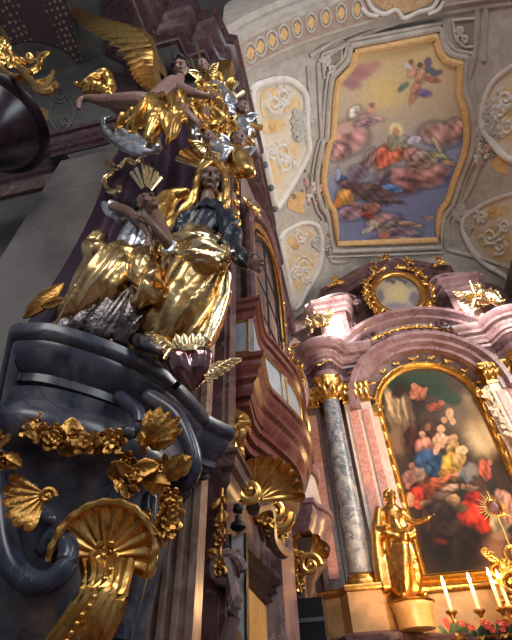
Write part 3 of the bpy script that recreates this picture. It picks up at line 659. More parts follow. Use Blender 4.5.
t_ = thing('plain_pilaster', 'smooth grey marble pilaster rising behind the purple drapery on the left', 'pilaster', (-3.6, 3.1, 0))
bm = B(); box(bm, (-4.25, 2.98, .8), (-2.9, 3.24, 9.69)); obj('shaft', bm, GREYM, t_, False)
bm = B(); box(bm, (-4.35, 2.9, 0), (-2.5, 3.24, .8)); obj('base', bm, GREYM, t_, False)
t_ = thing('corner_pilaster', 'narrow purple brown pilaster on the side wall just past the fluted one', 'pilaster', (-1.2, 4.0, 0))
bm = B(); box(bm, (-1.299, 3.75, 0), (-1.12, 4.25, 13.18)); box(bm, (-1.299, 3.85, .3), (-1.08, 4.15, 12.8)); obj('shaft', bm, PURM, t_, False)
bm = B(); ornament(bm, [(-1.06, 4.0, 9.0), (-1.06, 4.0, 12.6)], .16, 4, (1, 0, 0)); obj('gold_ornament', bm, GOLD2, t_)
# ============================================================ ORATORY BALCONY
ob = thing('oratory_balcony', 'red marble balcony with pale framed panels bulging from the left wall over a gold shell', 'balcony', (-1.3, 6.5, 5))
path = [(-1.30, 4.40), (-.90, 4.40), (-.95, 4.95)] + smooth([(-.93, 5.15), (-.78, 5.6), (-.62, 6.2), (-.58, 6.8), (-.66, 7.5), (-.85, 8.2), (-1.05, 8.6)], 5) + [(-1.30, 8.62)]
ins = lambda k: [(x - k * .0, y) for x, y in path]
bm = B(); sweep(bm, path, [(-.28, 4.34), (-.22, 4.34), (-.21, 4.43), (-.15, 4.46), (-.14, 4.58), (-.08, 4.61), (-.07, 4.70), (-.02, 4.76), (-.01, 4.88), (.05, 4.93), (.06, 5.02), (.10, 5.06), (.11, 5.16), (.15, 5.19), (.15, 5.26), (-.28, 5.26)], side=1); obj('lower_cornice', bm, REDM, ob)
bm = B(); vs = [bm.verts.new(Vector((x, y, 4.7))) for x, y in [(lerp(-1.2, px, .8), py) for px, py in path]]; bm.faces.new(vs); vs = [bm.verts.new(Vector((x, y, 5.22))) for x, y in path]; bm.faces.new(vs); obj('soffit', bm, PURM, ob, False)
bm = B(); sweep(bm, path, [(-.12, 5.2), (.0, 5.2), (.02, 5.6), (.0, 6.1), (-.12, 6.1)], side=1); obj('parapet', bm, BLUEPAN, ob)
bm = B(); sweep(bm, path, [(-.15, 6.0), (.0, 6.0), (.03, 6.05), (.04, 6.13), (.09, 6.16), (.10, 6.24), (.14, 6.27), (.14, 6.33), (-.15, 6.33)], side=1); obj('hand_rail', bm, REDM, ob)
n_ = len(path)
def pathpt(i, out, z):
    i0 = int(i); a = Vector(path[i0]); b = Vector(path[min(n_ - 1, i0 + 1)]); d = (b - a); q = a.lerp(b, i - i0); nn = Vector((d.y, -d.x)).normalized(); return Vector((q.x + nn.x * out, q.y + nn.y * out, z))
for i0, i1 in ((.15, .85), (3.2, 9), (10.5, 18), (19.5, 27)):
    bm = B(); top = [pathpt(i, .025, 5.98) for i in np.linspace(i0, i1, 12)]; bot = [pathpt(i, .03, 5.38) for i in np.linspace(i1, i0, 12)]
    tube(bm, top + bot + [top[0]], .018, 6); obj('gold_panel_frame', bm, GOLD, ob)
# underside bowl below the bulge
bm = B(); ctr = Vector((-1.30, 6.6))
rows = []
for k, z in ((.78, 4.38), (.74, 4.3), (.62, 4.2), (.42, 4.05), (.28, 3.9), (.18, 3.75)):
    rows.append([Vector((ctr.x + (x - ctr.x) * k, ctr.y + (y - ctr.y) * k, z)) for x, y in [p for p in path[2:]]])
grid(bm, rows); obj('underside', bm, PURM, ob)
bm = B(); shell(bm, P(258, 500, X=-.98), .46, (.60, -.72, -.30), (.30, .22, 1), 8, 130, .42, .03); obj('gold_shell', bm, GOLD, ob)
bm = B(); c = P(274, 512, X=-.95); scroll_c(bm, c, .24, (.5, -.85, 0), (0, 0, 1), .06, -1, 1.6); scroll_c(bm, P(249, 490, X=-1.0), .15, (.5, -.85, 0), (0, 0, 1), .05, 1, 1.6, 2)
ornament(bm, [P(250, 500, X=-1.05), P(262, 525, X=-1.05), P(268, 545, X=-1.1)], .2, 9, (.7, -.7, 0)); obj('gold_scrollwork', bm, GOLD, ob)
bm = B(); c0 = P(238, 420, Y=4.3)
for k in range(5): tube(bm, smooth([tuple(P(226 + k * 5, 413 + k * 2, Y=4.25)), tuple(P(222 + k * 5, 432, Y=4.2)), tuple(P(224 + k * 4, 448, Y=4.25)), tuple(P(229 + k * 3, 458, Y=4.2))], 5), [.05] * 15 + [.05], 8)
limb(bm, [P(232, 414, Y=4.25), P(243, 424, Y=4.22), P(232, 434, Y=4.2), P(230, 456, Y=4.2)], [.09, .10, .07, .10]); obj('gold_bracket', bm, GOLD, ob)
# corbel below the block
t_ = thing('corbel', 'grey brown marble corbel capital under the balcony gold bracket', 'corbel', P(228, 470, Y=4.0))
z1 = P(228, 458, Y=3.9).z
bm = B(); sweep(bm, [(-1.3, 3.72), (-.96, 3.72), (-.96, 4.28), (-1.3, 4.28)], [(-.16, z1 - .5), (-.13, z1 - .42), (-.12, z1 - .34), (-.08, z1 - .3), (-.07, z1 - .2), (-.02, z1 - .16), (-.01, z1 - .06), (.02, z1 - .04), (.02, z1), (-.12, z1)]); obj('capital', bm, BROWNM, t_)
bm = B(); ornament(bm, [(-1.08, 3.68, z1 - .4), (-1.08, 3.68, z1 - 1.1)], .11, 6, (0, -1, 0)); obj('gold_drop', bm, GOLD2, t_)
bm = B(); scroll_c(bm, (-1.05, 3.72, z1 - 1.05), .14, (.4, -1, 0), (0, 0, 1), .05); tube(bm, smooth([(-1.07, 3.74, z1 - .9), (-.98, 3.74, z1 - 1.3), (-1.08, 3.74, z1 - 1.8), (-1.08, 3.74, .2)], 6), .06, 8); obj('console_scroll', bm, BROWNM, t_)
# ============================================================ TALL ARCHED WINDOW OF THE ORATORY
wt = thing('oratory_window', 'tall arched dark leaded window with a gilded arch rim above the red balcony', 'window', (-1.2, 6.5, 6.4))
def arch_line(y0, y1, zs, rise, z0, n=20):
    return [(y0, z0), (y0, zs)] + [((y0 + y1) / 2 - (y1 - y0) / 2 * math.cos(a), zs + rise * math.sin(a)) for a in np.linspace(0, math.pi, n)][1:-1] + [(y1, zs), (y1, z0)]
def bulge(y): return -1.02 + .18 * math.sin(max(0, min(1, (y - 4.9) / 3.6)) * math.pi)
al = arch_line(4.95, 8.35, 8.9, 1.35, 6.2)
bm = B(); vs = [bm.verts.new((bulge(y), y, z)) for y, z in al]; bm.faces.new(vs); bmesh.ops.triangulate(bm, faces=bm.faces[:]); obj('glass', bm, GLASSD, wt, False)
bm = B(); tube(bm, [(bulge(y) + .03, y, z) for y, z in al], .07, 8); obj('gold_frame', bm, GOLD2, wt)
al2 = arch_line(4.72, 8.6, 8.95, 1.62, 6.2)
bm = B(); tube(bm, [(bulge(y) + .02, y, z) for y, z in al2], .15, 8, flat=.8); tube(bm, [(bulge(y) + .08, y, z) for y, z in arch_line(4.55, 8.8, 9.0, 1.85, 6.2)], .09, 8); obj('marble_surround', bm, PURM, wt)
bm = B()
for y in (5.8, 6.65, 7.5): tube(bm, [(bulge(y) + .02, y, 6.3), (bulge(y) + .02, y, 9.9)], .02, 6)
for z in (7.1, 7.9, 8.7): tube(bm, [(bulge(y) + .02, y, z) for y in np.linspace(5, 8.3, 8)], .015, 6)
obj('glazing_bars', bm, BLACK, wt)
bm = B(); tube(bm, [(bulge(y) + .12, y, 8.9 + .9 * math.sin(math.pi * (y - 4.95) / 3.4) ** .8) for y in np.linspace(4.95, 8.35, 14)], .035, 6); obj('arched_transom', bm, GOLD2, wt)
bm = B(); box(bm, (-1.3, 4.5, 6.2), (-1.1, 8.75, 11.2)); bm2 = B()
# body wall of the bay
rows = [[Vector((bulge(y) - .06, y, z)) for y in np.linspace(4.5, 8.8, 14)] for z in (6.2, 8.8, 11.3)]; grid(bm, rows); obj('bay_wall', bm, BROWNM, wt, False)
bm = B(); ornament(bm, [P(246, 205, X=-.95), P(256, 212, X=-.95), P(264, 224, X=-.95)], .20, 3, (1, -.4, 0)); ornament(bm, [P(234, 200, X=-1.0), P(236, 240, X=-1.0)], .16, 4, (1, -.4, 0)); obj('gold_crest', bm, GOLD, wt)
t_ = thing('gilded_garland', 'gilded leafy drop hanging at the far edge of the oratory window', 'garland', (-.95, 9.0, 7))
bm = B(); ornament(bm, [(-.98, 8.95, 11.2), (-.98, 8.95, 9.6), (-.95, 9.0, 8.0), (-.95, 9.0, 6.9)], .17, 12, (1, -.5, 0), 1.3); obj('leaf_carving', bm, GOLD, t_)
bm = B(); box(bm, (-1.3, 8.85, .3), (-1.02, 9.15, 13.2)); obj('backing_strip', bm, PURM, t_, False)
t_ = thing('far_wall_pier', 'purple marble pier between the oratory window and the altar', 'pier', (-1.1, 10.7, 0))
bm = B(); box(bm, (-1.3, 9.6, 0), (-1.02, 10.5, 13.2)); box(bm, (-1.3, 9.75, 1), (-.96, 10.3, 12.8)); obj('shaft', bm, PURM, t_, False)
# ============================================================ SECOND SMALL BALCONY, LOWER DOWN
sb = thing('small_balcony', 'small rounded rose marble balcony with gold console beyond the big shell', 'balcony', (-1.2, 9.6, 4.8))
p2 = [(-1.3, 8.7), (-.78, 8.7)] + smooth([(-.75, 8.9), (-.58, 9.2), (-.52, 9.6), (-.58, 10.0), (-.78, 10.4)], 5) + [(-1.3, 10.5)]
bm = B(); sweep(bm, p2, [(-.4, 4.35), (-.1, 4.35), (-.06, 4.45), (-.05, 4.55), (.02, 4.62), (.03, 4.72), (.09, 4.78), (.10, 4.9), (.15, 4.93), (.15, 5.02), (-.4, 5.02)], side=1); obj('cornice', bm, ROSEM, sb)
bm = B(); vs = [bm.verts.new(Vector((x, y, 4.4))) for x, y in p2]; bm.faces.new(vs); vs = [bm.verts.new(Vector((x, y, 5.0))) for x, y in p2]; bm.faces.new(vs); obj('slab', bm, ROSEM, sb, False)
bm = B(); sweep(bm, p2, [(-.15, 5.0), (-.12, 5.0), (-.06, 5.3), (-.12, 5.8), (-.2, 5.85)], side=1); obj('parapet', bm, CREAMM, sb)
bm = B(); sweep(bm, p2, [(-.22, 5.82), (-.05, 5.82), (.0, 5.9), (.0, 5.98), (-.22, 5.98)], side=1); obj('hand_rail', bm, ROSEM, sb)
bm = B(); c = P(305, 556, Y=8.9); shell(bm, c, .42, (.35, -1, -.2), (.1, .2, 1), 7, 180, .3, .03); scroll_c(bm, P(310, 565, Y=8.75), .2, (.3, -1, 0), (0, 0, 1), .055, 1, 1.6); ornament(bm, [P(292, 545, Y=8.8), P(294, 570, Y=8.8), P(300, 590, Y=8.8)], .16, 21, (.3, -1, 0), 1.4); obj('gold_console', bm, GOLD, sb)
bm = B(); rows = []
for k, z in ((.95, 4.36), (.8, 4.1), (.5, 3.8), (.35, 3.4), (.3, 3.1)): rows.append([Vector((-1.3 + (x + 1.3) * k, 9.55 + (y - 9.55) * k, z)) for x, y in p2])
grid(bm, rows); obj('underside', bm, BROWNM, sb)
t_ = thing('gilt_cartouche', 'gilded cartouche with a pale rounded field above the small balcony', 'cartouche', P(300, 385, Y=9.4))
bm = B(); ball(bm, P(298, 388, Y=9.6), (.28, .3, .75), 3); obj('rounded_field', bm, ROSEM, t_)
bm = B(); tube(bm, smooth([tuple(P(297, 366, Y=9.3)), tuple(P(304, 380, Y=9.3)), tuple(P(301, 400, Y=9.3)), tuple(P(308, 425, Y=9.3)), tuple(P(311, 473, Y=9.3))], 6), .05, 8); ornament(bm, [P(292, 345, Y=9.3), P(293, 365, Y=9.3), P(300, 372, Y=9.3)], .16, 8, (0, -1, 0)); obj('gold_edge', bm, GOLD, t_)
# ============================================================ DOOR, PANEL, IRONWORK, CABINET
dt = thing('side_door', 'amber doorway with brown stepped marble frame low on the left wall', 'door', (-1.2, 5.5, 0))
bm = B(); box(bm, (-1.29, 4.66, 0), (-1.12, 5.75, 2.72)); obj('amber_leaf', bm, AMBER, dt, False)  # door leaf in an amber material
for k, (w, o) in enumerate(((.0, .0), (.10, .03), (.22, .06))):
    bm = B(); tube(bm, [(-1.16 + o * .3, 4.60 - w * .6, 0), (-1.16 + o * .3, 4.60 - w * .6, 2.78 + w), (-1.12 + o * 1.5, 5.80 + w, 2.78 + w), (-1.12 + o * 1.5, 5.80 + w, 0)], .075, 4); obj('frame_moulding', bm, BROWNM, dt, False)
bm = B(); ornament(bm, [(-1.0, 4.75, 3.75), (-1.0, 5.3, 3.5), (-1.0, 6.2, 3.7)], .2, 17, (1, -.6, 0), 1.2); obj('gold_overdoor', bm, GOLD2, dt)
bm = B(); tube(bm, smooth([(-1.0, 4.6, 3.4), (-.95, 5.2, 3.62), (-1.0, 5.6, 3.4), (-.95, 6.2, 3.4), (-.95, 6.5, 3.7)], 6), .08, 8); obj('scrolled_hood', bm, BROWNM, dt)
t_ = thing('rose_pilaster', 'plain rose marble pilaster strip between the side door and the black cabinet', 'pilaster', (-1.1, 7.2, 0))
bm = B(); box(bm, (-1.3, 6.6, 0), (-1.05, 7.9, 4.9)); obj('shaft', bm, ROSEM, t_, False)
t_ = thing('painted_panel', 'narrow white panel painted with small flowers standing beside the side door', 'panel', (-1.0, 4.2, 0))
bm = B(); box(bm, (-1.065, 3.96, 0), (-.945, 4.02, 2.92)); obj('white_board', bm, WHITEPAN, t_, False)
bm = B()
for x in (-1.072, -.94): box(bm, (x - .010, 3.95, 0), (x + .010, 4.03, 2.94))
obj('dark_edge', bm, BLACK, t_, False)
for z, c, nm in ((2.78, (.30, .12, .10), 'rose_motif'), (2.66, (.05, .16, .06), 'green_leaf_motif'), (2.45, (.10, .09, .13), 'grey_bud_motif'), (2.2, (.40, .20, .08), 'orange_motif'), (1.98, (.10, .10, .12), 'grey_leaf_motif')):
    bm = B()
    for a in np.linspace(-1.1, 1.1, 5): leaf(bm, (-1.005, 3.955, z - .05), (-1.005 + .04 * math.sin(a), 3.955, z - .05 + .09 * math.cos(a)), .012, (0, -1, 0), .05, 1, .003)
    tube(bm, [(-1.005, 3.955, z - .12), (-1.005, 3.955, z - .04)], .004, 5); obj(nm, bm, mat(nm, c, .6), t_)
t_ = thing('iron_lantern_bracket', 'black iron arm with lantern cap projecting beside the painted panel', 'bracket', P(225, 575, Y=3.8))
bm = B(); tube(bm, [P(208, 587, Y=3.8), P(236, 586, Y=3.8)], .022, 8); tube(bm, [P(228, 545, Y=3.8), P(230, 575, Y=3.8), P(231, 640, Y=3.8), P(231, 700, Y=3.8)], .014, 8); obj('iron_arm', bm, BLACK, t_)
bm = B(); c = P(228, 574, Y=3.8); lathe(bm, [(.0, .05), (.05, .04), (.09, .01), (.1, -.02), (.04, -.03), (0, -.03)], c, 16); obj('drip_pan', bm, BLACK, t_)
t_ = thing('black_lamp', 'black round lamp hanging under the brown corbel', 'lamp', P(241, 520, Y=3.9))
bm = B(); c = P(238, 524, Y=3.9); lathe(bm, [(0, .08), (.025, .075), (.03, .03), (.065, 0), (.07, -.03), (.05, -.05), (0, -.06)], c, 20); obj('lamp_shade', bm, BLACK, t_)
bm = B(); lathe(bm, [(0, .05), (.04, .045), (.05, .0), (.04, -.02), (0, -.02)], c + Vector((0, 0, .12)), 20); obj('cap', bm, BLACK, t_)
t_ = thing('black_cabinet', 'black louvred cabinet with pale rails at the foot of the altar column', 'cabinet', (-.75, 8.6, 0))
zt = P(305, 598, Y=8.4).z; xl = P(287, 610, Y=8.4).x; xr = P(322, 600, Y=8.4).x
bm = B(); box(bm, (xl, 8.4, 0), (xr, 8.95, zt)); obj('body', bm, mat('black_lacquer', (.006, .006, .008), .6, spec=.2), t_, False)
for k in range(3):
    bm = B(); box(bm, (xl - .01, 8.375, zt - .34 - k * .45), (xr + .01, 8.40, zt - .28 - k * .45)); obj('rail', bm, mat('dark_steel', (.05, .055, .07), .35), t_, False)
# ============================================================ HIGH ALTAR
AX, AY = 3.07, 13.0                        # axis of the altar, plane of the painting
alt = thing('high_altar', 'towering rose marble high altar front with arched pediment, entablature and podium', 'altar', (AX, 13.4, 0))
def mir(path): return path + [(2 * AX - x, y) for x, y in reversed(path)]
def ring(cx, y, cz, r0, r1, a0, a1, d0, d1, n=40, steps=((0, 0), (.25, .0), (.35, .5), (.6, .5), (.7, 1), (1, 1))):
    """arched moulding: radius r0..r1, projecting from y towards the viewer by d0..d1"""
    bm = B(); pts = [(math.cos(a), math.sin(a)) for a in np.linspace(math.radians(a0), math.radians(a1), n)]
    prof = [(r0, 0)] + [(lerp(r0, r1, s), -lerp(d0, d1, t)) for s, t in steps] + [(r1, 0)]
    rows = [[Vector((cx + c * r, y + d, cz + s * r)) for r, d in prof] for c, s in pts]
    V_ = grid(bm, rows, cv=True); bm.faces.new(V_[0]); bm.faces.new(V_[-1]); return bm
SPR = 9.35
# back field
bm = B()
xs0 = [-1.25, AX - 1.95]; box(bm, (-1.25, 13.3, 0), (AX - 1.6, 13.95, 12)); box(bm, (AX + 1.6, 13.3, 0), (7.6, 13.95, 12)); box(bm, (AX - 1.7, 13.2, 0), (AX + 1.7, 13.95, 12)); obj('back_wall', bm, ROSEM, alt, False)
# podium
pod = mir([(-1.25, 12.3), (-.62, 12.15), (-.42, 11.72), (.42, 11.72), (.62, 12.1), (1.05, 12.35), (1.5, 12.6)])
bm = B(); sweep(bm, pod, [(0, 0), (0, 3.0), (-.6, 3.0), (-.6, 0)]); obj('podium', bm, OCHRE, alt, False)
bm = B(); sweep(bm, pod, [(-.4, 2.95), (.05, 2.95), (.08, 3.02), (.2, 3.08), (.22, 3.2), (.12, 3.26), (-.4, 3.26)]); obj('podium_cornice', bm, PURM, alt)
bm = B(); sweep(bm, pod, [(-.5, 3.26), (-.05, 3.26), (-.05, 4.05), (-.5, 4.05)]); obj('pedestal_band', bm, OCHRE, alt, False)
bm = B(); sweep(bm, pod, [(-.5, 4.05), (-.02, 4.05), (.02, 4.1), (.02, 4.18), (-.04, 4.22), (-.5, 4.22)]); obj('gold_band', bm, GOLD, alt)
# pilasters and columns (columns are parts of the altar front)
for sx in (1, -1):
    X = lambda x: AX + sx * (x - AX)
    def bx(nm, x0, x1, y0, y1, z0, z1, m_):
        bm = B(); box(bm, (min(X(x0), X(x1)), y0, z0), (max(X(x0), X(x1)), y1, z1)); return obj(nm, bm, m_, alt, False)
    bx('pilaster', -.95, -.42, 12.5, 13.3, 4.2, 9.45, BROWNM); bx('pilaster_panel', -.80, -.55, 12.46, 12.5, 4.5, 9.2, SALMON)
    bx('pilaster', .40, 1.25, 12.48, 13.3, 4.2, 9.45, CREAMM); bx('pilaster_panel', .52, .80, 12.44, 12.48, 4.5, 9.15, SALMON); bx('pilaster_panel', .92, 1.14, 12.44, 12.48, 4.5, 9.15, SALMON)
    c = (X(0), 12.15, 0)
    bm = B(); lathe(bm, [(.285, 4.45), (.295, 5.2), (.29, 6.5), (.275, 8), (.255, 9.4)], c, 32); obj('column_shaft', bm, BLUECOL, alt)
    bm = B(); lathe(bm, [(0, 4.2), (.40, 4.2), (.42, 4.26), (.40, 4.32), (.34, 4.35), (.35, 4.40), (.31, 4.46), (0, 4.47)], c, 32); obj('column_base', bm, GOLD, alt)
    bm = B(); lathe(bm, [(.0, 9.38), (.28, 9.38), (.29, 9.42), (.27, 9.46), (.26, 9.6), (.30, 9.9), (.42, 10.12), (.45, 10.2), (0, 10.2)], c, 28)
    for rr, z0, z1, k_ in ((.28, 9.48, 9.8, 10), (.30, 9.68, 10.05, 10)):
        for k in range(k_):
            a = 2 * math.pi * (k + (z0 > 9.6) * .5) / k_; d = Vector((math.cos(a), math.sin(a), 0)); b = Vector(c) + d * rr
            leaf(bm, b + Vector((0, 0, z0)), b + d * .17 + Vector((0, 0, z1)), .09, d, .3, 3, .02)
    for k in range(4):
        a = math.pi / 4 + k * math.pi / 2; d = Vector((math.cos(a), math.sin(a), 0)); scroll_c(bm, Vector(c) + d * .44 + Vector((0, 0, 10.08)), .12, d.cross(Vector((0, 0, 1))), (0, 0, 1), .04, 1, 1.3)
    obj('column_capital', bm, GOLD, alt)
    for xa, xb in ((-.95, -.42), (.40, 1.25)):
        bm = B(); x0, x1 = sorted((X(xa), X(xb))); box(bm, (x0 - .03, 12.44, 9.45), (x1 + .03, 13.2, 9.52)); box(bm, (x0, 12.46, 9.52), (x1, 13.2, 10.2)); box(bm, (x0 - .08, 12.36, 10.12), (x1 + .08, 13.2, 10.2))
        k_ = max(3, int((x1 - x0) / .17))
        for k in range(k_):
            xx = lerp(x0, x1, (k + .5) / k_); leaf(bm, (xx, 12.46, 9.54), (xx, 12.30, 9.86), .09, (0, -1, .2), .3, 3, .02); leaf(bm, (xx + .05, 12.46, 9.75), (xx + .05, 12.28, 10.08), .08, (0, -1, .2), .3, 3, .02)
        for xx in (x0, x1): scroll_c(bm, (xx, 12.36, 10.04), .12, (0, -1, 0), (0, 0, 1), .04)
        obj('pilaster_capital', bm, GOLD, alt)
    # entablature wrapped over the column
    e = [(-1.25, 12.62), (-.98, 12.5), (-.62, 12.42)] + [(.44 * -math.cos(a), 12.2 - .40 * math.sin(a)) for a in np.linspace(.25, math.pi - .25, 14)] + [(.62, 12.42), (1.28, 12.42), (1.30, 12.75), (1.42, 13.2)]
    if sx < 0: e = [(X(x), y) for x, y in reversed(e)]
    bm = B(); sweep(bm, e, [(-.5, 10.2), (-.12, 10.2), (-.12, 10.32), (-.06, 10.36), (-.05, 10.52), (-.5, 10.52)]); obj('architrave', bm, ROSEM, alt)
    bm = B(); sweep(bm, e, [(-.5, 10.5), (-.12, 10.5), (-.14, 10.9), (-.5, 10.9)]); obj('frieze', bm, PURM, alt)
    bm = B(); sweep(bm, e, [(-.6, 10.9), (-.08, 10.9), (-.05, 10.98), (.04, 11.0), (.05, 11.12), (.10, 11.16), (.14, 11.24), (.30, 11.27), (.31, 11.38), (.36, 11.40), (.44, 11.52), (.46, 11.58), (-.6, 11.6)]); obj('cornice', bm, ROSEM, alt)
    bm = B(); top = [Vector((x, y, 11.52)) for x, y in e]; vs = [bm.verts.new(v) for v in top]; vs += [bm.verts.new(Vector((e[-1][0], 13.3, 11.52))), bm.verts.new(Vector((e[0][0], 13.3, 11.52)))]; bm.faces.new(vs); obj('cornice_top', bm, ROSEM, alt, False)
    bm = B(); ornament(bm, [(X(-.12), 11.72, 10.62), (X(.12), 11.72, 10.78)], .13, 3, (0, -1, 0)); ornament(bm, [(X(.75), 12.5, 10.62), (X(1.1), 12.5, 10.78)], .13, 5, (0, -1, 0)); obj('frieze_ornament', bm, GOLD, alt)
    # attic pier
    bx('attic_pier', .10, 1.15, 12.45, 13.4, 11.5, 13.7, ROSEM); bx('attic_pier_panel', .3, .95, 12.41, 12.45, 11.9, 13.4, CREAMM)
    ea = [(-.35, 13.3), (-.15, 12.7), (.05, 12.4), (1.2, 12.4), (1.35, 12.7), (1.35, 13.3)]
    if sx < 0: ea = [(X(x), y) for x, y in reversed(ea)]
    bm = B(); sweep(bm, ea, [(-.5, 13.6), (.0, 13.6), (.04, 13.75), (.12, 13.8), (.14, 13.95), (.26, 14.02), (.28, 14.18), (-.5, 14.2)]); obj('attic_cornice', bm, ROSEM, alt)
    bx('attic_side_pier', -.45, .1, 12.7, 13.5, 11.5, 13.7, PURM)
    # swept broken pediment
    pts = smooth([(X(-.35), 12.62, 14.1), (X(.3), 12.55, 14.35), (X(.9), 12.5, 14.5), (X(1.35), 12.55, 14.4), (X(1.7), 12.6, 14.1)], 6)
    bm = B(); sweep3(bm, [(p[0], 13.0, p[2]) for p in pts], [(0, 0, 1)] * len(pts), (0, -1, 0), [(-.22, 0), (-.22, .28), (-.10, .32), (-.08, .42), (.02, .48), (.04, .60), (.12, .64), (.12, 0)]); scroll_c(bm, (X(1.66), 12.5, 13.98), .16, (0, -1, 0), (0, 0, 1), .07, sx, 1.2); obj('broken_pediment', bm, ROSEM, alt)
    bm = B(); scroll_c(bm, (X(1.72), 12.5, 12.2), .26, (0, -1, 0), (0, 0, 1), .08, sx, 1.5); tube(bm, smooth([(X(1.5), 12.5, 11.8), (X(1.55), 12.5, 12.3), (X(1.35), 12.5, 12.9)], 6), .08, 8); obj('attic_scroll', bm, PURM, alt)
# gold soffit band between picture and arch
bm = ring(AX, 13.2, SPR, 1.66, 2.02, 0, 180, .08, .42, 40, ((0, 0), (1, .9), (1, 1))); obj('arch_soffit', bm, BROWNM, alt)
bm = B()
for a in np.linspace(15, 165, 9): a = math.radians(a); ornament(bm, [(AX + 1.84 * math.cos(a) - .1, 12.93, SPR + 1.84 * math.sin(a)), (AX + 1.84 * math.cos(a) + .1, 12.93, SPR + 1.84 * math.sin(a))], .12, int(a * 99), (0, -1, 0), 1.5)
obj('soffit_ornament', bm, GOLD, alt)
bm = ring(AX, 13.1, SPR, 1.98, 2.48, -4, 184, .5, .9); obj('main_arch', bm, ROSEM, alt)
bm = ring(AX, 13.1, SPR, 2.48, 2.62, 20, 160, .5, .5); obj('arch_rim', bm, PURM, alt)
# jambs under the arch
for sx in (-1, 1):
    bm = B(); x0, x1 = sorted((AX + sx * 1.66, AX + sx * 2.0)); box(bm, (x0, 12.85, 4.2), (x1, 13.3, SPR)); obj('jamb', bm, CREAMM, alt, False)
    bm = B(); box(bm, (x0 - .05, 12.6, SPR - .25), (x1 + .05, 13.2, SPR + .02)); obj('impost', bm, GOLD, alt, False)
# curved pediments above the arch
bm = ring(AX, 13.2, 9.55, 2.62, 2.85, 42, 138, .6, .6); obj('pediment_field', bm, ROSEM, alt)
bm = ring(AX, 13.2, 9.55, 2.85, 3.32, 44, 136, .62, 1.15); obj('segmental_pediment', bm, ROSEM, alt)
bm = B(); ornament(bm, [(AX + 2.74 * math.cos(math.radians(a)), 12.55, 9.55 + 2.74 * math.sin(math.radians(a))) for a in range(58, 123, 6)], .15, 8, (0, -1, 0), 1.6); obj('pediment_ornament', bm, GOLD, alt)
# attic wall behind the clock
bm = B(); box(bm, (1.1, 13.1, 11.5), (2 * AX - 1.1, 13.9, 15.0)); obj('attic_wall', bm, PURM, alt, False)
bm = B(); ys = [(-.15, 13.0), (.9, 12.9), (1.4, 12.7), (2.0, 12.62)]
tp = mir([(.35, 13.6), (.6, 13.0), (1.25, 12.85), (1.9, 12.6), (2.5, 12.45)]); 
tz = lambda x: .55 * math.cos((x - AX) / 2.8 * 1.35)
V_ = sweep(bm, tp, [(-.6, 14.55), (.0, 14.55), (.05, 14.75), (.15, 14.8), (.18, 15.0), (.28, 15.05), (.3, 15.25), (-.6, 15.28)])
for v in bm.verts: v.co.z += tz(v.co.x)
obj('top_cornice', bm, PURM, alt)
# ---------------- oval clock-like glory
ck = thing('oval_glory', 'oval painted sky medallion in a gilded ring with cherubs above the altar arch', 'medallion', (3.25, 12.3, 13.95))
CKC = Vector((3.26, 12.35, 13.95))
bm = B(); tube(bm, [CKC + Vector((.92 * math.cos(a), 0, 1.12 * math.sin(a))) for a in np.linspace(0, 2 * math.pi, 41)], .12, 10, caps=False); tube(bm, [CKC + Vector((1.08 * math.cos(a), .05, 1.28 * math.sin(a))) for a in np.linspace(0, 2 * math.pi, 41)], .07, 8, caps=False); obj('gold_ring', bm, GOLD, ck)
def ckb(X, Y): return np.ones(X.shape + (1,)) * np.array([.60, .56, .50])
cL = [(398 - 24 * math.sin(a), 291 - 24 * math.cos(a)) for a in np.linspace(.1, math.pi - .1, 14)]; cR = [(398 + 24 * math.sin(a), 291 - 24 * math.cos(a)) for a in np.linspace(.1, math.pi - .1, 14)]
cb = [(398, 292, 20, 17, 10, (.72, .64, .48), .9), (390, 278, 12, 5, 0, (.45, .42, .42), .6), (380, 296, 5, 9, 0, (.42, .40, .42), .6), (414, 298, 6, 9, 0, (.44, .40, .42), .6), (398, 306, 16, 4, 0, (.50, .46, .48), .6), (410, 282, 6, 5, 0, (.5, .46, .46), .5)] + [(385 + 4 * k, 278 + 2 * (k % 3), 3, 2, 0, (.32, .30, .32), .5) for k in range(8)]
def ckmap(x, y):
    q = P(x, y, Y=12.42); d = Vector(((q.x - CKC.x) / .95, 0, (q.z - CKC.z) / 1.15)); l = d.length
    if l > 1: q = Vector((CKC.x + d.x / l * .95, 12.42, CKC.z + d.z / l * 1.15))
    return q
painted('painted_oval', cL, cR, 50, 40, ckmap, ckb, cb, ck)
for k, (x, y) in enumerate(((384, 286), (412, 289), (396, 284), (402, 284))): pass
bm = B(); ornament(bm, [CKC + Vector((1.25 * math.cos(a), -.05, 1.45 * math.sin(a))) for a in np.linspace(-2.2, -4.6, 9)], .22, 3, (0, -1, 0), 1.0); ornament(bm, [CKC + Vector((1.25 * math.cos(a), -.05, 1.45 * math.sin(a))) for a in np.linspace(-.9, 1.4, 9)], .22, 4, (0, -1, 0), 1.0)
for sx in (-1, 1): tube(bm, smooth([tuple(CKC + Vector((sx * 1.0, 0, -.7))), tuple(CKC + Vector((sx * 1.1, 0, -1.2))), tuple(CKC + Vector((sx * 1.6, 0, -1.55))), tuple(CKC + Vector((sx * 1.9, 0, -1.4)))], 6), .08, 8)
obj('gold_scrollwork', bm, GOLD, ck)
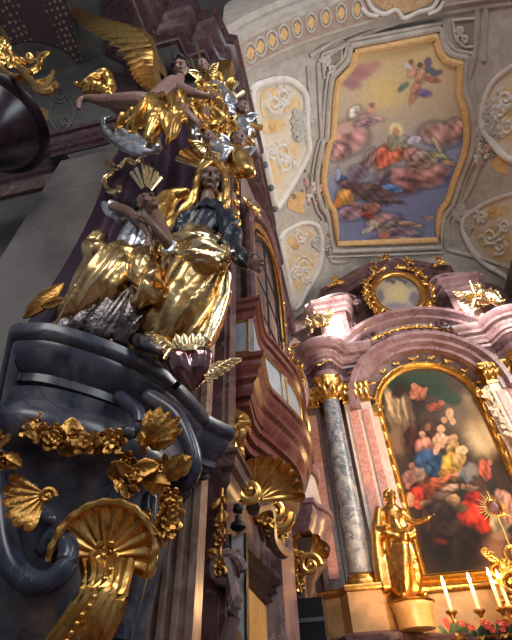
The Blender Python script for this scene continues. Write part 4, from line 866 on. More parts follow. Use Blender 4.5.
def cherub(root, c, s, fwd, m, nm='cherub'):
    c = Vector(c); f = Vector(fwd).normalized(); sd = f.cross(Vector((0, 0, 1))).normalized(); u = Vector((0, 0, 1)); q = lambda a, b, z: c + (sd * a + f * b + u * z) * s
    bm = B(); head(bm, q(0, .05, .42), .34 * s, f, u); limb(bm, [q(0, 0, .15), q(0, 0, -.1)], [.17 * s, .19 * s]); limb(bm, [q(.14, 0, .18), q(.3, .1, .25), q(.45, .12, .4)], [.08 * s, .065 * s, .05 * s]); limb(bm, [q(-.14, 0, .18), q(-.3, .1, .05), q(-.42, .2, .1)], [.08 * s, .065 * s, .05 * s])
    limb(bm, [q(.1, 0, -.15), q(.2, .2, -.35), q(.15, .12, -.6)], [.12 * s, .09 * s, .06 * s]); limb(bm, [q(-.1, 0, -.15), q(-.25, .1, -.35), q(-.35, -.05, -.5)], [.12 * s, .09 * s, .06 * s])
    return obj(nm, remesh(bm, s * .035, 1), m, root)
for x, y in ((372, 266), (385, 258), (408, 262), (366, 284), (417, 272), (370, 296)): cherub(ck, P(x, y, Y=12.25), .50, (random.uniform(-.4, .3), -1, -.2), GOLD)
# ---------------- altar painting
ap = thing('altar_painting', 'arched oil painting of a seated group with kneeling robed figures in a gold frame', 'painting', (AX, 13.1, 4.2))
RL = []; W_ = 1.50
def w2p(x, z): return proj((x, 13.08, z))
zz = list(np.linspace(SPR, 4.45, 12))
Lw = [(AX - W_ * math.sin(a), SPR + W_ * math.cos(a)) for a in np.linspace(.02, math.pi / 2, 18)] + [(AX - W_, z) for z in zz[1:]]
Rw = [(2 * AX - x, z) for x, z in Lw]
def abase(X, Y):
    t = np.clip((Y - 370) / 210, 0, 1)[..., None]; c = np.array([.30, .25, .20]) * (1 - t) + np.array([.20, .12, .08]) * t
    return c
br = (.16, .11, .10); fle = (.74, .52, .40); redc = (.66, .20, .12)
ab = [(432, 450, 26, 34, -15, (.30, .22, .17), .7), (440, 500, 40, 20, -5, (.26, .17, .12), .7), (470, 490, 26, 16, 0, (.34, .22, .16), .7), (400, 412, 14, 28, -15, (.60, .48, .34), .5), (392, 400, 6, 30, -15, (.70, .57, .42), .4), (404, 404, 3, 30, -15, (.66, .54, .40), .4), (412, 415, 4, 30, -12, (.42, .32, .24), .5), (398, 440, 10, 20, -12, (.50, .38, .28), .6),
      (478, 430, 26, 36, -20, (.72, .60, .44), .9), (486, 440, 18, 26, -20, (.86, .76, .58), .9), (470, 405, 8, 20, -20, (.60, .50, .36), .8), (455, 412, 20, 26, -10, (.44, .36, .30), .9),
      (402, 385, 22, 9, -8, (.16, .20, .15), .6), (432, 388, 24, 9, 14, (.18, .24, .18), .6), (450, 398, 12, 8, 30, (.20, .26, .20), .6), (425, 378, 30, 7, 4, (.20, .26, .20), .6), (398, 391, 7, 8, 0, (.20, .14, .12), .6),
      (418, 400, 10, 16, 0, (.20, .16, .14), .7), (418, 393, 8, 7, 20, (.64, .36, .26), .35), (414, 386, 4, 4, 0, (.72, .46, .34), .3), (424, 392, 3, 6, 30, (.66, .42, .32), .3), (413, 397, 4, 3, 0, (.72, .44, .34), .3),
      (434, 407, 8, 5, 0, (.54, .28, .20), .4), (442, 403, 4, 4, 0, (.62, .38, .28), .4), (450, 414, 5, 6, 0, (.78, .60, .46), .3), (444, 420, 4, 4, 0, (.72, .54, .40), .3), (453, 422, 4, 4, 20, (.78, .60, .46), .3),
      (412, 440, 9, 16, -10, (.24, .12, .08), .5), (430, 430, 9, 8, 0, (.30, .20, .16), .5), (428, 427, 4, 5, 0, (.52, .34, .26), .3), (422, 434, 4, 4.5, 0, (.80, .58, .46), .3), (424, 446, 9, 9, 15, (.76, .50, .42), .35), (430, 462, 16, 12, 15, (.18, .28, .40), .35), (438, 470, 11, 10, 0, (.16, .26, .38), .4), (424, 470, 8, 6, 10, (.20, .30, .40), .4),
      (441, 429, 5, 5, 0, (.84, .66, .48), .3), (441, 430, 3.5, 4, 0, (.86, .64, .48), .3), (440, 441, 7, 8, 0, (.84, .64, .50), .35), (437, 449, 4, 6, 20, (.82, .60, .46), .3), (448, 440, 6, 4, -20, (.80, .60, .46), .3),
      (454, 438, 4.5, 5, 0, (.78, .58, .42), .3), (454, 450, 7, 9, 0, (.72, .54, .34), .35), (452, 466, 10, 13, -10, (.74, .56, .22), .35), (459, 458, 7, 8, 0, (.74, .58, .34), .4), (462, 450, 6, 5, 0, (.84, .68, .50), .35), (446, 474, 8, 5, 0, (.60, .42, .18), .35),
      (466, 475, 8, 9, 0, (.38, .40, .42), .5), (472, 470, 9, 8, 0, (.50, .46, .42), .6), (485, 470, 6, 11, -15, (.66, .32, .22), .4), (490, 462, 3, 4, 0, (.70, .44, .34), .4),
      (412, 466, 4, 4.5, 0, (.62, .42, .32), .3), (418, 475, 8, 8, 30, (.56, .44, .38), .4), (409, 478, 7, 8, 0, (.50, .34, .30), .4), (424, 485, 8, 5, 0, (.30, .18, .12), .4),
      (442, 497, 26, 6, 4, (.54, .42, .36), .6), (484, 500, 14, 10, 0, (.38, .28, .22), .6), (458, 488, 24, 5, 0, (.58, .46, .38), .5),
      (432, 484, 15, 6, -14, (.62, .30, .18), .35), (446, 478, 10, 3.5, -22, (.66, .36, .22), .3), (426, 492, 9, 8, 0, (.46, .20, .13), .4), (427, 480, 4, 5, 0, (.30, .18, .13), .3), (456, 474, 4, 2.5, -20, fle, .3),
      (408, 486, 3.5, 4.5, 0, (.66, .42, .32), .3), (415, 497, 8, 10, 20, (.72, .20, .14), .35), (420, 505, 8, 5, 10, (.80, .34, .22), .35), (410, 500, 5, 8, 0, (.74, .56, .40), .4), (427, 503, 7, 3.5, -10, (.66, .52, .42), .35),
      (463, 486, 3.5, 4.5, 0, (.60, .40, .30), .3), (462, 485, 5, 5.5, 0, (.20, .12, .10), .5), (463, 487, 3, 4, 0, (.68, .46, .36), .3), (463, 498, 8, 9, 0, (.18, .16, .12), .4), (474, 500, 9, 9, 0, (.58, .14, .10), .4), (468, 514, 15, 12, 15, (.80, .22, .14), .35), (480, 524, 13, 9, 20, (.78, .20, .13), .35), (458, 508, 8, 5, 0, (.34, .30, .20), .35), (453, 500, 7, 6, -30, (.72, .56, .40), .35), (448, 506, 7, 3, -20, (.62, .48, .36), .35),
      (497, 492, 4, 5, 0, (.72, .52, .42), .3), (502, 500, 8, 10, 0, (.74, .54, .46), .4), (500, 520, 10, 16, 0, (.62, .58, .46), .4), (508, 510, 6, 16, 0, (.70, .50, .42), .4), (492, 486, 5, 7, 0, (.18, .14, .14), .5),
      (440, 520, 18, 26, -15, (.14, .10, .09), .4), (446, 545, 24, 26, -10, (.10, .075, .07), .35), (470, 548, 18, 24, -15, (.12, .085, .08), .35), (438, 508, 10, 6, -10, (.20, .14, .12), .4), (432, 530, 9, 24, -14, (.13, .09, .08), .5), (450, 528, 14, 8, -10, (.16, .11, .10), .4), (441, 541, 9, 4, 10, (.36, .10, .08), .7), (427, 520, 5, 12, -10, (.24, .14, .10), .5),
      (496, 552, 18, 22, 0, (.52, .36, .26), .8), (490, 570, 16, 8, 0, (.40, .28, .20), .8), (500, 536, 12, 6, 0, (.58, .44, .36), .7), (462, 574, 34, 5, -6, (.12, .08, .07), .6)]
Lq = [w2p(x, z) for x, z in Lw]; Rq = [w2p(x, z) for x, z in Rw]
ab = [(b[0], b[1], b[2] * (1.18 if 5 < b[2] < 20 else .9 if b[2] <= 5 else 1), b[3] * (1.18 if 5 < b[3] < 20 else .9 if b[2] <= 5 else 1), *b[4:]) for b in ab]
painted('canvas', Lq, Rq, 260, 150, lambda x, y: P(x, y, Y=13.08), abase, ab, ap, .65, 3, 1.0)
bm = B(); fr = [(AX - 1.57, 4.45)] + [(AX - 1.57, z) for z in (6, 8, SPR)] + [(AX + 1.57 * math.cos(a), SPR + 1.57 * math.sin(a)) for a in np.linspace(math.pi, 0, 30)][1:-1] + [(AX + 1.57, z) for z in (SPR, 8, 6, 4.45)]
cen = Vector((AX, 0, SPR))
def nrm(x, z): 
    if z <= SPR: return (1 if x > AX else -1, 0, 0)
    v = Vector((x - AX, 0, z - SPR)).normalized(); return tuple(v)
fp = [(-.12, .0), (-.12, -.06), (-.07, -.10), (-.03, -.06), (.02, -.16), (.08, -.20), (.12, -.10), (.16, -.08), (.16, .05)]
sweep3(bm, [(x, 13.1, z) for x, z in fr], [nrm(x, z) for x, z in fr], (0, 1, 0), fp)
sweep3(bm, [(AX - 1.7, 13.1, 4.40), (AX + 1.7, 13.1, 4.40)], [(0, 0, 1)] * 2, (0, 1, 0), fp); obj('gold_frame', bm, GOLD, ap)
for a in np.linspace(0, math.pi, 13): bm = B(); flower(bm, (AX + 1.60 * math.cos(a), 12.9, SPR + 1.60 * math.sin(a)), .07, (0, -1, 0), 5, 1); obj('frame_flower', bm, GOLD, ap)
for z in np.arange(4.9, SPR, .55):
    for sx in (-1, 1): bm = B(); leaf(bm, (AX + sx * 1.60, 12.9, z), (AX + sx * 1.60, 12.86, z + .3), .06, (0, -1, 0), .2, 2, .02); obj('frame_leaf', bm, GOLD, ap)
for x in (-1.6, 1.6): bm = B(); scroll_c(bm, (AX + x, 12.86, SPR), .16, (0, -1, 0), (0, 0, 1), .05); obj('frame_scroll', bm, GOLD, ap)
# openwork ornament on the right pier
rp = thing('fretwork_strip', 'white gold-edged openwork scroll strip on the pier right of the altar painting', 'ornament', P(498, 410, Y=12.4))
bm = B(); ornament(bm, [P(486, 388, Y=12.36), P(496, 410, Y=12.36), P(508, 428, Y=12.36), P(520, 450, Y=12.36)], .2, 33, (0, -1, 0), 1.8); obj('scroll_carving', bm, mat('ivory_paint', (.66, .56, .40), .4), rp)
# ---------------- gilded figures
statuette('gilded_saint_statue', 'tall gilded robed statue left of the altar painting holding out one hand', 'statue', P(407, 600, Y=11.9) + Vector((.10, 0, 0)), 2.45, (.25, -1), GOLD, 'stand', False, arm=(.9, .1), seed=3, lean=(.02, 0), mirror=True)
z_ = P(407, 600, Y=11.9) + Vector((.08, 0, 0))
t_ = thing('statue_pedestal', 'cream half-round pedestal under the tall gilded saint', 'pedestal', (z_.x, 11.95, 3.2))
bm = B(); lathe(bm, [(0, 3.28), (.40, 3.28), (.42, z_.z - .25), (.46, z_.z - .18), (.48, z_.z - .08), (.46, z_.z - .02), (0, z_.z - .01)], (z_.x, 11.95, 0), 28); obj('drum', bm, OCHRE, t_)
bm = B(); lathe(bm, [(.46, z_.z - .1), (.52, z_.z - .06), (.46, z_.z - .02)], (z_.x, 11.95, 0), 28); obj('gold_rim', bm, GOLD, t_)
statuette('cornice_angel', 'gilded winged angel reclining on the cornice above the blue grey column', 'statue', P(326, 330, Y=12.0) + Vector((0, 0, -.1)), 1.55, (-.3, -1), GOLDP, 'sit', True, 'gilded angels on the altar cornices', lean=(.25, 0), seed=5)
statuette('cornice_angel', 'gilded winged angel seated on the cornice at the right edge of the altar', 'statue', P(493, 312, Y=11.9), 1.75, (.2, -1), GOLDP, 'sit', True, 'gilded angels on the altar cornices', lean=(.0, 0), seed=6, arm=(.3, .8))
for x, y, lb in ((336, 284, 'small gilded flame urn on the left attic pier'), (440, 264, 'small gilded putto on the right end of the top cornice')):
    t_ = thing('gilded_finial', lb, 'finial', P(x, y + 6, Y=12.45)); 
    bm = B(); c = P(x, y, Y=12.45); ornament(bm, [c + Vector((-.3, 0, -.1)), c, c + Vector((.3, 0, -.05))], .2, x, (0, -1, 0), 1.5); obj('leaf_carving', bm, GOLD, t_)
    cherub(t_, c + Vector((0, -.05, .22)), .42, (0, -1, 0), GOLD, 'figure')
# radiant oval in front of the picture
t_ = thing('radiant_medallion', 'small dark oval medallion with gold rays in front of the altar painting', 'medallion', P(494, 508, Y=12.2))
c = P(494, 508, Y=12.2); bm = B()
for k in range(28):
    a = k * 2 * math.pi / 28; r = .42 if k % 2 else .33; d = Vector((math.cos(a), 0, math.sin(a))); tube(bm, [c + d * .14, c + d * r], [.022, .006], 5)
obj('gold_rays', bm, GOLD, t_)
bm = B(); ball(bm, c, (.15, .04, .19), 3); obj('dark_oval', bm, mat('dark_red_enamel', (.12, .03, .02), .3), t_)
bm = B(); tube(bm, [c + Vector((.16 * math.cos(a), -.03, .2 * math.sin(a))) for a in np.linspace(0, 6.283, 25)], .025, 6); obj('gold_rim', bm, GOLD, t_)
bm = B(); tube(bm, [c + Vector((0, 0, -.2)), c + Vector((.05, .1, -2.4))], .03, 8); obj('stem', bm, GOLD, t_)
# gilded cloud mass at the right, by the tabernacle
t_ = thing('tabernacle', 'gilded tabernacle top with swirling clouds at the lower right edge', 'tabernacle', (5.0, 11.6, 2.9))
bm = B(); cc = P(508, 575, Y=11.4); rs = random.Random(2)
for k in range(10): scroll_c(bm, cc + Vector((rs.uniform(-.25, .4), rs.uniform(-.2, .2), rs.uniform(-.9, .5))), rs.uniform(.12, .25), (rs.uniform(-.3, .3), -1, 0), (rs.uniform(-1, 1), 0, 1), .06, rs.choice((-1, 1)))
ornament(bm, [cc + Vector((-.3, 0, .5)), cc + Vector((0, 0, .2)), cc + Vector((-.2, 0, -.4)), cc + Vector((0, 0, -1.0))], .24, 7, (0, -1, 0), 2); obj('gilded_clouds', bm, GOLD2, t_)
bm = B(); lathe(bm, [(0, cc.z - 2.0 + .6), (.5, cc.z - 1.4), (.45, cc.z - .9), (.38, cc.z - .3), (.25, cc.z + .1), (0, cc.z + .2)], (cc.x + .2, cc.y + .3, 0), 24); obj('dome', bm, GOLD2, t_)
# mensa and gradine
t_ = thing('altar_table', 'ochre and dark rose marble altar table and step in front of the painting', 'altar table', (2.9, 11.2, 0))
bm = B(); box(bm, (1.2, 11.0, 0), (5.4, 12.2, 2.75)); obj('gradine', bm, OCHRE, t_, False)
bm = B(); sweep(bm, [(1.2, 12.2), (1.2, 11.0), (5.4, 11.0), (5.4, 12.2)], [(-.3, 2.7), (.03, 2.7), (.08, 2.78), (.1, 2.9), (-.3, 2.92)]); box(bm, (1.2, 11.0, 2.85), (5.4, 12.2, 2.91)); obj('top_slab', bm, PURM, t_)
# candles
fl_m = bpy.data.materials.new('candle_flame'); fl_m.use_nodes = True; bs = fl_m.node_tree.nodes['Principled BSDF']; bs.inputs['Base Color'].default_value = (1, .6, .2, 1); bs.inputs['Emission Color'].default_value = (1, .62, .22, 1); bs.inputs['Emission Strength'].default_value = 60
WAX = mat('cream_wax', (.75, .60, .38), .4)
CLB = ('leftmost lit white candle on a turned gold stick before the altar painting', 'second lit candle from the left before the altar painting', 'third lit candle, right of the middle one, in the cluster by the tabernacle', 'rightmost lit candle before the altar, touching the gilded clouds')
for k, (x, y, yb) in enumerate(((444, 586, 611), (470, 582, 610), (490, 577, 608), (499, 579, 607))):
    top = P(x, y, Y=10.9 + .35 * (k == 3)); bx_, by_ = P(x + (yb - y) * .29, yb, Y=top.y).x, top.y; z0 = P(x + 7, yb, Y=top.y).z
    t_ = thing('altar_candle', CLB[k], 'candle', (top.x, top.y, 2.9), 'lit candles on the altar')
    bm = B(); lathe(bm, [(0, z0), (.035, z0), (.033, top.z - .04), (.02, top.z - .02), (0, top.z - .02)], (top.x, top.y, 0), 14); obj('wax', bm, WAX, t_)
    bm = B(); lathe(bm, [(0, 2.91), (.14, 2.91), (.15, 2.94), (.06, 2.98), (.03, z0 - .25), (.06, z0 - .2), (.03, z0 - .14), (.05, z0 - .08), (.11, z0 - .03), (.11, z0), (0, z0)], (top.x, top.y, 0), 18); obj('candlestick', bm, GOLD2, t_)
    bm = B(); lathe(bm, [(0, -.02), (.022, .01), (.034, .05), (.022, .10), (.006, .16), (0, .18)], top, 10); obj('flame', bm, fl_m, t_)
    l = bpy.data.lights.new('flame_light', 'POINT'); l.energy = 40; l.color = (1, .6, .25); l.shadow_soft_size = .05; o = bpy.data.objects.new('flame_light', l); COL.objects.link(o); o.location = top + Vector((0, -.08, .08))
# flowers on the table
FR_ = mat('red_petals', (.45, .03, .02), .5); FG = mat('green_leaves', (.03, .07, .02), .6)
for k, (x, y) in enumerate(((455, 628), (480, 631), (503, 629))):
    c = P(x, y, Y=10.75); t_ = thing('flower_bunch', ('red flower bunch on the altar table below the leftmost candle', 'red flower bunch on the altar table, middle one', 'red flower bunch on the altar table at the right edge')[k], 'flowers', (c.x, c.y, c.z - .15), 'red flowers on the altar table')
    rs = random.Random(k)
    bm = B()
    for q in range(7): flower(bm, c + Vector((rs.uniform(-.25, .25), rs.uniform(-.08, .08), rs.uniform(-.02, .12))), .07, (0, -1, .4), 6, 2)
    obj('blossoms', bm, FR_, t_)
    bm = B()
    for q in range(14): a = rs.uniform(0, 6.28); b = c + Vector((rs.uniform(-.2, .2), 0, -.08)); leaf(bm, b, b + Vector((math.cos(a) * .15, -.05, .08 + .1 * rs.random())), .03, (0, -1, .3), .2, 1, .004)
    obj('leaves', bm, FG, t_)
    bm = B(); lathe(bm, [(0, 2.91), (.10, 2.91), (.13, 3.0), (.09, c.z - .06), (0, c.z - .06)], (c.x, 11.1, 0), 16) if False else tube(bm, [(c.x, c.y, c.z - .1), (c.x, 11.05, 2.93)], .04, 8); obj('vase', bm, GOLD2, t_)
# ============================================================ CONSOLE UNDER THE STATUE GROUP
def Q(x, y, Y): return P(x, y, Y=Y)
cs = thing('marble_console', 'huge blue grey marble console with gilded shell and garlands carrying the two women', 'console', (-1.6, 2.6, 1.2))
O = [(-2.7, 2.6)] + [(-1.78, 1.53)] + smooth([(-1.72, 1.52), (-1.55, 1.57), (-1.39, 1.69), (-1.2, 1.9), (-1.05, 2.17), (-.97, 2.5), (-.93, 2.8)], 4) + [(-.80, 3.0), (-.80, 3.05)]
bm = B(); sweep(bm, O, [(-.3, 3.05), (-.20, 3.05), (-.19, 3.10), (-.155, 3.12), (-.15, 3.17), (-.09, 3.22), (-.05, 3.29), (-.045, 3.33), (-.01, 3.35), (0, 3.38), (0, 3.43), (-.3, 3.43)]); obj('slab_moulding', bm, DARKM, cs)
bm = B(); vs = [bm.verts.new((x, y, 3.42)) for x, y in O] + [bm.verts.new((-1.0, 3.05, 3.42)), bm.verts.new((-2.6, 3.05, 3.42))]; bm.faces.new(vs)
vs = [bm.verts.new((lerp(-1.8, x, .85), lerp(2.95, y, .85), 3.07)) for x, y in O]; bm.faces.new(vs); obj('slab_top', bm, DARKM, cs, False)
Bc = (-1.85, 3.0); rows = []
for k, z in ((.90, 3.08), (.885, 3.0), (.91, 2.95), (.925, 2.88), (.90, 2.80), (.84, 2.76), (.80, 2.72), (.78, 2.66), (.74, 2.5), (.70, 2.3), (.66, 2.1), (.63, 1.9), (.58, 1.7), (.50, 1.5), (.38, 1.3), (.25, 1.15), (.1, 1.0)):
    rows.append([Vector((lerp(Bc[0], x, k), lerp(Bc[1], y, k), z)) for x, y in O[:-3] + [(-1.0, 2.6), (-1.12, 2.85), (-1.25, 3.02)]])
bm = B(); grid(bm, rows); obj('body', bm, DARKM, cs)
def mtube(name, px, Y0, Y1, r0, r1, m=DARKM, flat=1, n=12, k=6):
    pp = smooth([(*Q(x, y, lerp(Y0, Y1, i / (len(px) - 1))), lerp(r0, r1, i / (len(px) - 1))) for i, (x, y) in enumerate(px)], k)
    bm = B(); tube(bm, [p[:3] for p in pp], [p[3] for p in pp], n, flat=flat); ball(bm, pp[-1][:3], pp[-1][3] * 1.0, 2); ball(bm, pp[0][:3], pp[0][3], 2); return obj(name, bm, m, cs)
mtube('scroll', [(20, 395), (4, 430), (0, 480), (3, 530), (14, 568), (38, 584), (62, 572), (68, 548), (54, 536), (44, 548)], 1.80, 1.90, .065, .04, DARKM2)
mtube('scroll', [(60, 446), (40, 470), (34, 500), (50, 520)], 1.95, 1.95, .03, .03)
mtube('volute', [(150, 398), (174, 414), (188, 440), (194, 466), (186, 484), (174, 480), (178, 468)], 2.02, 2.2, .055, .035)
mtube('volute', [(120, 398), (138, 412), (138, 428), (128, 434)], 1.95, 1.95, .045, .035)
mtube('lower_rib', [(150, 500), (146, 540), (134, 590), (120, 640), (112, 690)], 2.3, 2.3, .05, .06, DARKM2)
for x, y, Y in ((128, 432, 1.9), (184, 476, 2.12)): bm = B(); ball(bm, Q(x, y, Y), .04, 2); obj('boss', bm, DARKM, cs)
def vdir(px, py): return -ray(px, py).normalized()
gn = Vector((.45, -.85, -.25)).normalized()
g = B(); c = Q(104, 556, 2.02); shell(g, c, .235, gn, (.10, .05, 1), 11, 215, .28, .015, 1.0); obj('gold_shell', g, GOLD, cs)
g = B(); tube(g, [c + frame(gn, (.1, .05, 1)) @ Vector((math.cos(a) * .225, math.sin(a) * .225, .08)) for a in np.linspace(-.25, 3.4, 40)], [.014 + .008 * abs(math.sin(i * .9)) for i in range(40)], 8); flower(g, c + gn * .06, .07, gn); obj('shell_rim', g, GOLD, cs)
g = B()
for k in range(6):
    x0 = 84 + k * 9; pp = smooth([tuple(Q(x0, 562, 1.98)), tuple(Q(x0 + 2 - 1.5 * k, 585, 1.93)), tuple(Q(x0 - 14 + .5 * k, 612, 1.93)), tuple(Q(x0 - 34 + 2 * k, 640, 1.98)), tuple(Q(x0 - 50 + 4 * k, 668, 2.1))], 5)
    tube(g, pp, [.038 - .006 * abs(k - 2.5) + .004 * (k % 2)] * len(pp), 8)
for i in range(9): ball(g, Q(110 - i * 5.2 - (i > 4) * 2, 570 + i * 9, 1.90), .017, 1)
obj('gold_tongue', g, GOLD, cs)
def garland(name, pts, Y0, Y1, r, seed, kinds=(.5, .85)):
    rs = random.Random(seed); g = B(); N = len(pts)
    for i in range(N - 1):
        (xa, ya), (xb, yb) = pts[i], pts[i + 1]; L = math.hypot(xb - xa, yb - ya); cnt = max(2, int(L / 5))
        for j in range(cnt):
            t = (j + rs.random() * .6) / cnt; yy = lerp(Y0, Y1, (i + t) / (N - 1)); cx = lerp(xa, xb, t) + rs.gauss(0, 2.6); cy = lerp(ya, yb, t) + rs.gauss(0, 2.6)
            p = Q(cx, cy, yy - .03 * rs.random()); n = (gn + Vector((rs.gauss(0, .35), 0, rs.gauss(0, .35)))).normalized(); q = rs.random()
            if q < kinds[0]: flower(g, p, r * rs.uniform(.55, 1.0), n, rs.choice((5, 6)), 2)
            elif q < kinds[1]: a = rs.random() * 6.28; d = frame(n) @ Vector((math.cos(a), math.sin(a), .15)); leaf(g, p, p + d * r * 1.7, r * .55, n, .3, 3, .008)
            else: ball(g, p, r * .3, 1)
    return obj(name, g, GOLD2, cs)
garland('gold_garland', [(34, 426), (52, 438), (66, 446), (80, 440), (98, 442), (122, 438)], 1.76, 1.88, .088, 3)
g = B(); pp = smooth([tuple(Q(x, y, 1.74)) for x, y in ((8, 411), (22, 417), (32, 428), (38, 420), (44, 418))], 5); tube(g, pp, list(np.linspace(.015, .045, 12)) + [.03] * (len(pp) - 12), 8); leaf(g, Q(30, 425, 1.74), Q(46, 436, 1.74), .04, gn); leaf(g, Q(24, 418, 1.74), Q(36, 440, 1.74), .03, gn); obj('gold_stem', g, GOLD2, cs)
g = B(); b = Q(148, 446, 1.95)
for (x, y) in ((150, 412), (160, 408), (170, 412), (180, 418), (182, 430), (176, 440), (140, 432), (140, 446)): leaf(g, b, Q(x, y, 1.90), .035, gn, .35, 4, .012)
obj('gold_acanthus', g, GOLD2, cs)
garland('gold_flower_drop', [(126, 462), (132, 478), (128, 488)], 1.92, 1.98, .08, 5, (.4, .9))
g = B()
for (x, y) in ((108, 472), (118, 492), (128, 500), (138, 492), (112, 464)): leaf(g, Q(126, 474, 1.98), Q(x, y, 1.98), .035, gn, .3, 3, .01)
obj('gold_leaves', g, GOLD2, cs)
garland('gold_flower_drop', [(160, 462), (168, 474), (172, 488), (170, 506), (166, 522), (162, 536)], 2.02, 2.12, .085, 7, (.55, .9))
garland('gold_flower_drop', [(150, 512), (150, 532)], 2.15, 2.15, .045, 9, (.5, .7))
g = B(); shell(g, Q(46, 494, 1.80), .17, gn, (-.8, -.2, -.45), 6, 120, .35, .012); scroll_c(g, Q(47, 496, 1.78), .035, gn, (0, 0, 1), .016); obj('gold_small_shell', g, GOLD2, cs)
garland('gold_flower_drop', [(-2, 440), (2, 470)], 1.66, 1.70, .06, 13, (.5, .8))
# winged heart hanging at the edge of the slab
wh = thing('winged_heart', 'shiny red silver heart with gold wings and crown on the slab edge', 'emblem', Q(190, 368, 1.95))
g = B(); M = frame((.35, -.9, -.2), (-.18, 0, 1)); hc = Q(191, 366, 1.9)
for s in (-1, 1): limb(g, [hc + M @ Vector((s * .062, .045, 0)), hc + M @ Vector((s * .04, -.04, 0)), hc + M @ Vector((s * .008, -.14, 0))], [.08, .072, .018])
obj('heart', remesh(g, .006, 4), mat('red_silver', (.22, .10, .10), .16, 1, (.40, .26, .26), 6), wh)
g = B()
for k in range(9):
    a = (k - 4) * .22; p0 = hc + M @ Vector((math.sin(a) * .07, .11, .02 * math.cos(a))); leaf(g, p0, p0 + M @ Vector((math.sin(a) * .05, .07 + .03 * (k % 2), 0)), .018, M @ Vector((0, 0, 1)), .15, 1, .008)
lathe(g, [(.05, .06), (.075, .07), (.078, .10), (.06, .12)], hc, 20, frame(M @ Vector((0, 1, 0)))); obj('flame_crown', g, GOLDP, wh)
for nm, (x0, y0), (x1, y1), dr in (('wing', (206, 372), (231, 361), (0, 0, -1)), ('wing', (178, 352), (150, 333), (-.1, 0, -1))):
    g = B(); a = Q(x0, y0, 1.92); b = Q(x1, y1, 1.92); L = b - a; 
    for q in range(3):
        for k in range(7):
            t = k / 6; p = a + L * t * .85 + M @ Vector((0, 0, .008 * q)); d = (Vector(dr) * (1 - t * .7) + L.normalized() * (.35 + t)).normalized(); leaf(g, p, p + d * (.085 - q * .022), .017, M @ Vector((0, 0, 1)), .1, 1, .006)
    tube(g, [a, a.lerp(b, .5) + Vector((0, 0, .02)), b], [.02, .018, .01], 8); obj(nm, g, GOLDP, wh)
g = B(); tube(g, [hc + Vector((0, .02, .02)), Vector((-1.02, 2.28, 3.36))], .02, 8); obj('iron_pin', g, BLACK, wh)
# ============================================================ PURPLE BALDACHIN DRAPERY
dr = thing('purple_drapery', 'dark purple cloth with wavy gold hem hanging behind the two women', 'drapery', (-2.2, 2.6, 3.5))
Lc = smooth([(138, 128), (118, 150), (106, 176), (92, 212), (66, 262), (38, 306), (14, 345), (0, 372)], 6); Rc = smooth([(196, 110), (212, 140), (222, 175), (214, 215), (200, 260), (188, 300), (172, 345), (160, 372)], 6)
rows = []; n_ = len(Lc)
for i in range(n_):
    row = []; v_ = i / (n_ - 1)
    for j in range(61):
        u_ = j / 60; x = lerp(Lc[i][0], Rc[i][0], u_); y = lerp(Lc[i][1], Rc[i][1], u_); row.append(Q(x, y, 2.72 + .07 * math.sin(u_ * 24 + 2.5 * v_ + math.sin(v_ * 5)) + .05 * math.sin(u_ * 9 + v_ * 3) - .25 * (1 - v_) ** 2))
    rows.append(row)
bm = B(); grid(bm, [r + [p + Vector((0, .03, 0)) for p in reversed(r)] for r in rows], cv=True); obj('cloth', bm, PURPLE, dr)
bm = B(); pp = smooth([(*Q(x, y, 2.5), .03) for x, y in ((106, 160), (112, 172), (104, 180), (108, 190), (118, 192), (120, 186))] , 5); tube(bm, [p[:3] for p in pp], .035, 8, flat=.3, upv=ray(112, 176))
pp = smooth([tuple(Q(x, y, 2.45)) for x, y in ((108, 160), (118, 168), (126, 160), (136, 163), (142, 158))], 5); tube(bm, pp, .035, 8, flat=.3, upv=ray(120, 165))
obj('gold_hem', bm, GOLDP, dr)
bm = B(); leaf(bm, Q(22, 318, 2.5), Q(64, 286, 2.5), .09, (0, -1, -.3), .2, 1, .02); leaf(bm, Q(40, 306, 2.48), Q(66, 300, 2.48), .05, (0, -1, -.3), .2, 1, .02); obj('gold_turned_edge', bm, GOLD2, dr)
# ============================================================ FIGURE: WOMAN IN GOLD MANTLE (right)
def solids(items, voxel, it=2):
    bm = B()
    for pts in items: limb(bm, [Q(x, y, Y) for x, y, Y, r in pts], [r for x, y, Y, r in pts])
    return remesh(bm, voxel, it)
mw = thing('veiled_woman_statue', 'standing veiled woman statue in dark blue bodice and gold mantle, one arm out', 'statue', P(178, 340, Z=3.43))
mf = Vector((.25, -.88, -.38)); mu = Vector((.14, -.38, .91)); mh = Q(211, 181, 1.90)
b_ = B(); head(b_, mh, .30, mf, mu)
limb(b_, [Q(208, 196, 1.93), Q(207, 206, 1.97)], [.062, .075]); limb(b_, [Q(206, 218, 2.02), Q(203, 237, 2.04), Q(196, 260, 2.05), Q(188, 300, 2.08), Q(180, 338, 2.10)], [.10, .10, .12, .12, .08])
limb(b_, [Q(222, 214, 1.97), Q(232, 246, 1.88), Q(247, 263, 1.80)], [.06, .05, .035]); limb(b_, [Q(190, 216, 1.99), Q(170, 232, 1.95), Q(158, 225, 1.85)], [.06, .05, .04])
hand(b_, Q(246, 262, 1.78), Q(259, 266, 1.76) - Q(246, 262, 1.78), -ray(250, 264), .20, 1.6, -.15, -1)
hand(b_, Q(158, 225, 1.85), Q(150, 218, 1.82) - Q(158, 225, 1.85), Vector((1, 0, 0)), .15)
obj('body', remesh(b_, .0085, 1), SKIN, mw); EYE = mat('dark_eye_paint', (.015, .01, .01), .3); face_marks(mw, mh, .30, mf, mu, EYE)
bm = B(); MM = frame(mf, mu)
for s in (-1, 1): ball(bm, mh + MM @ Vector((s * .095, .02, -.03)), (.035, .12, .08), 2, MM)
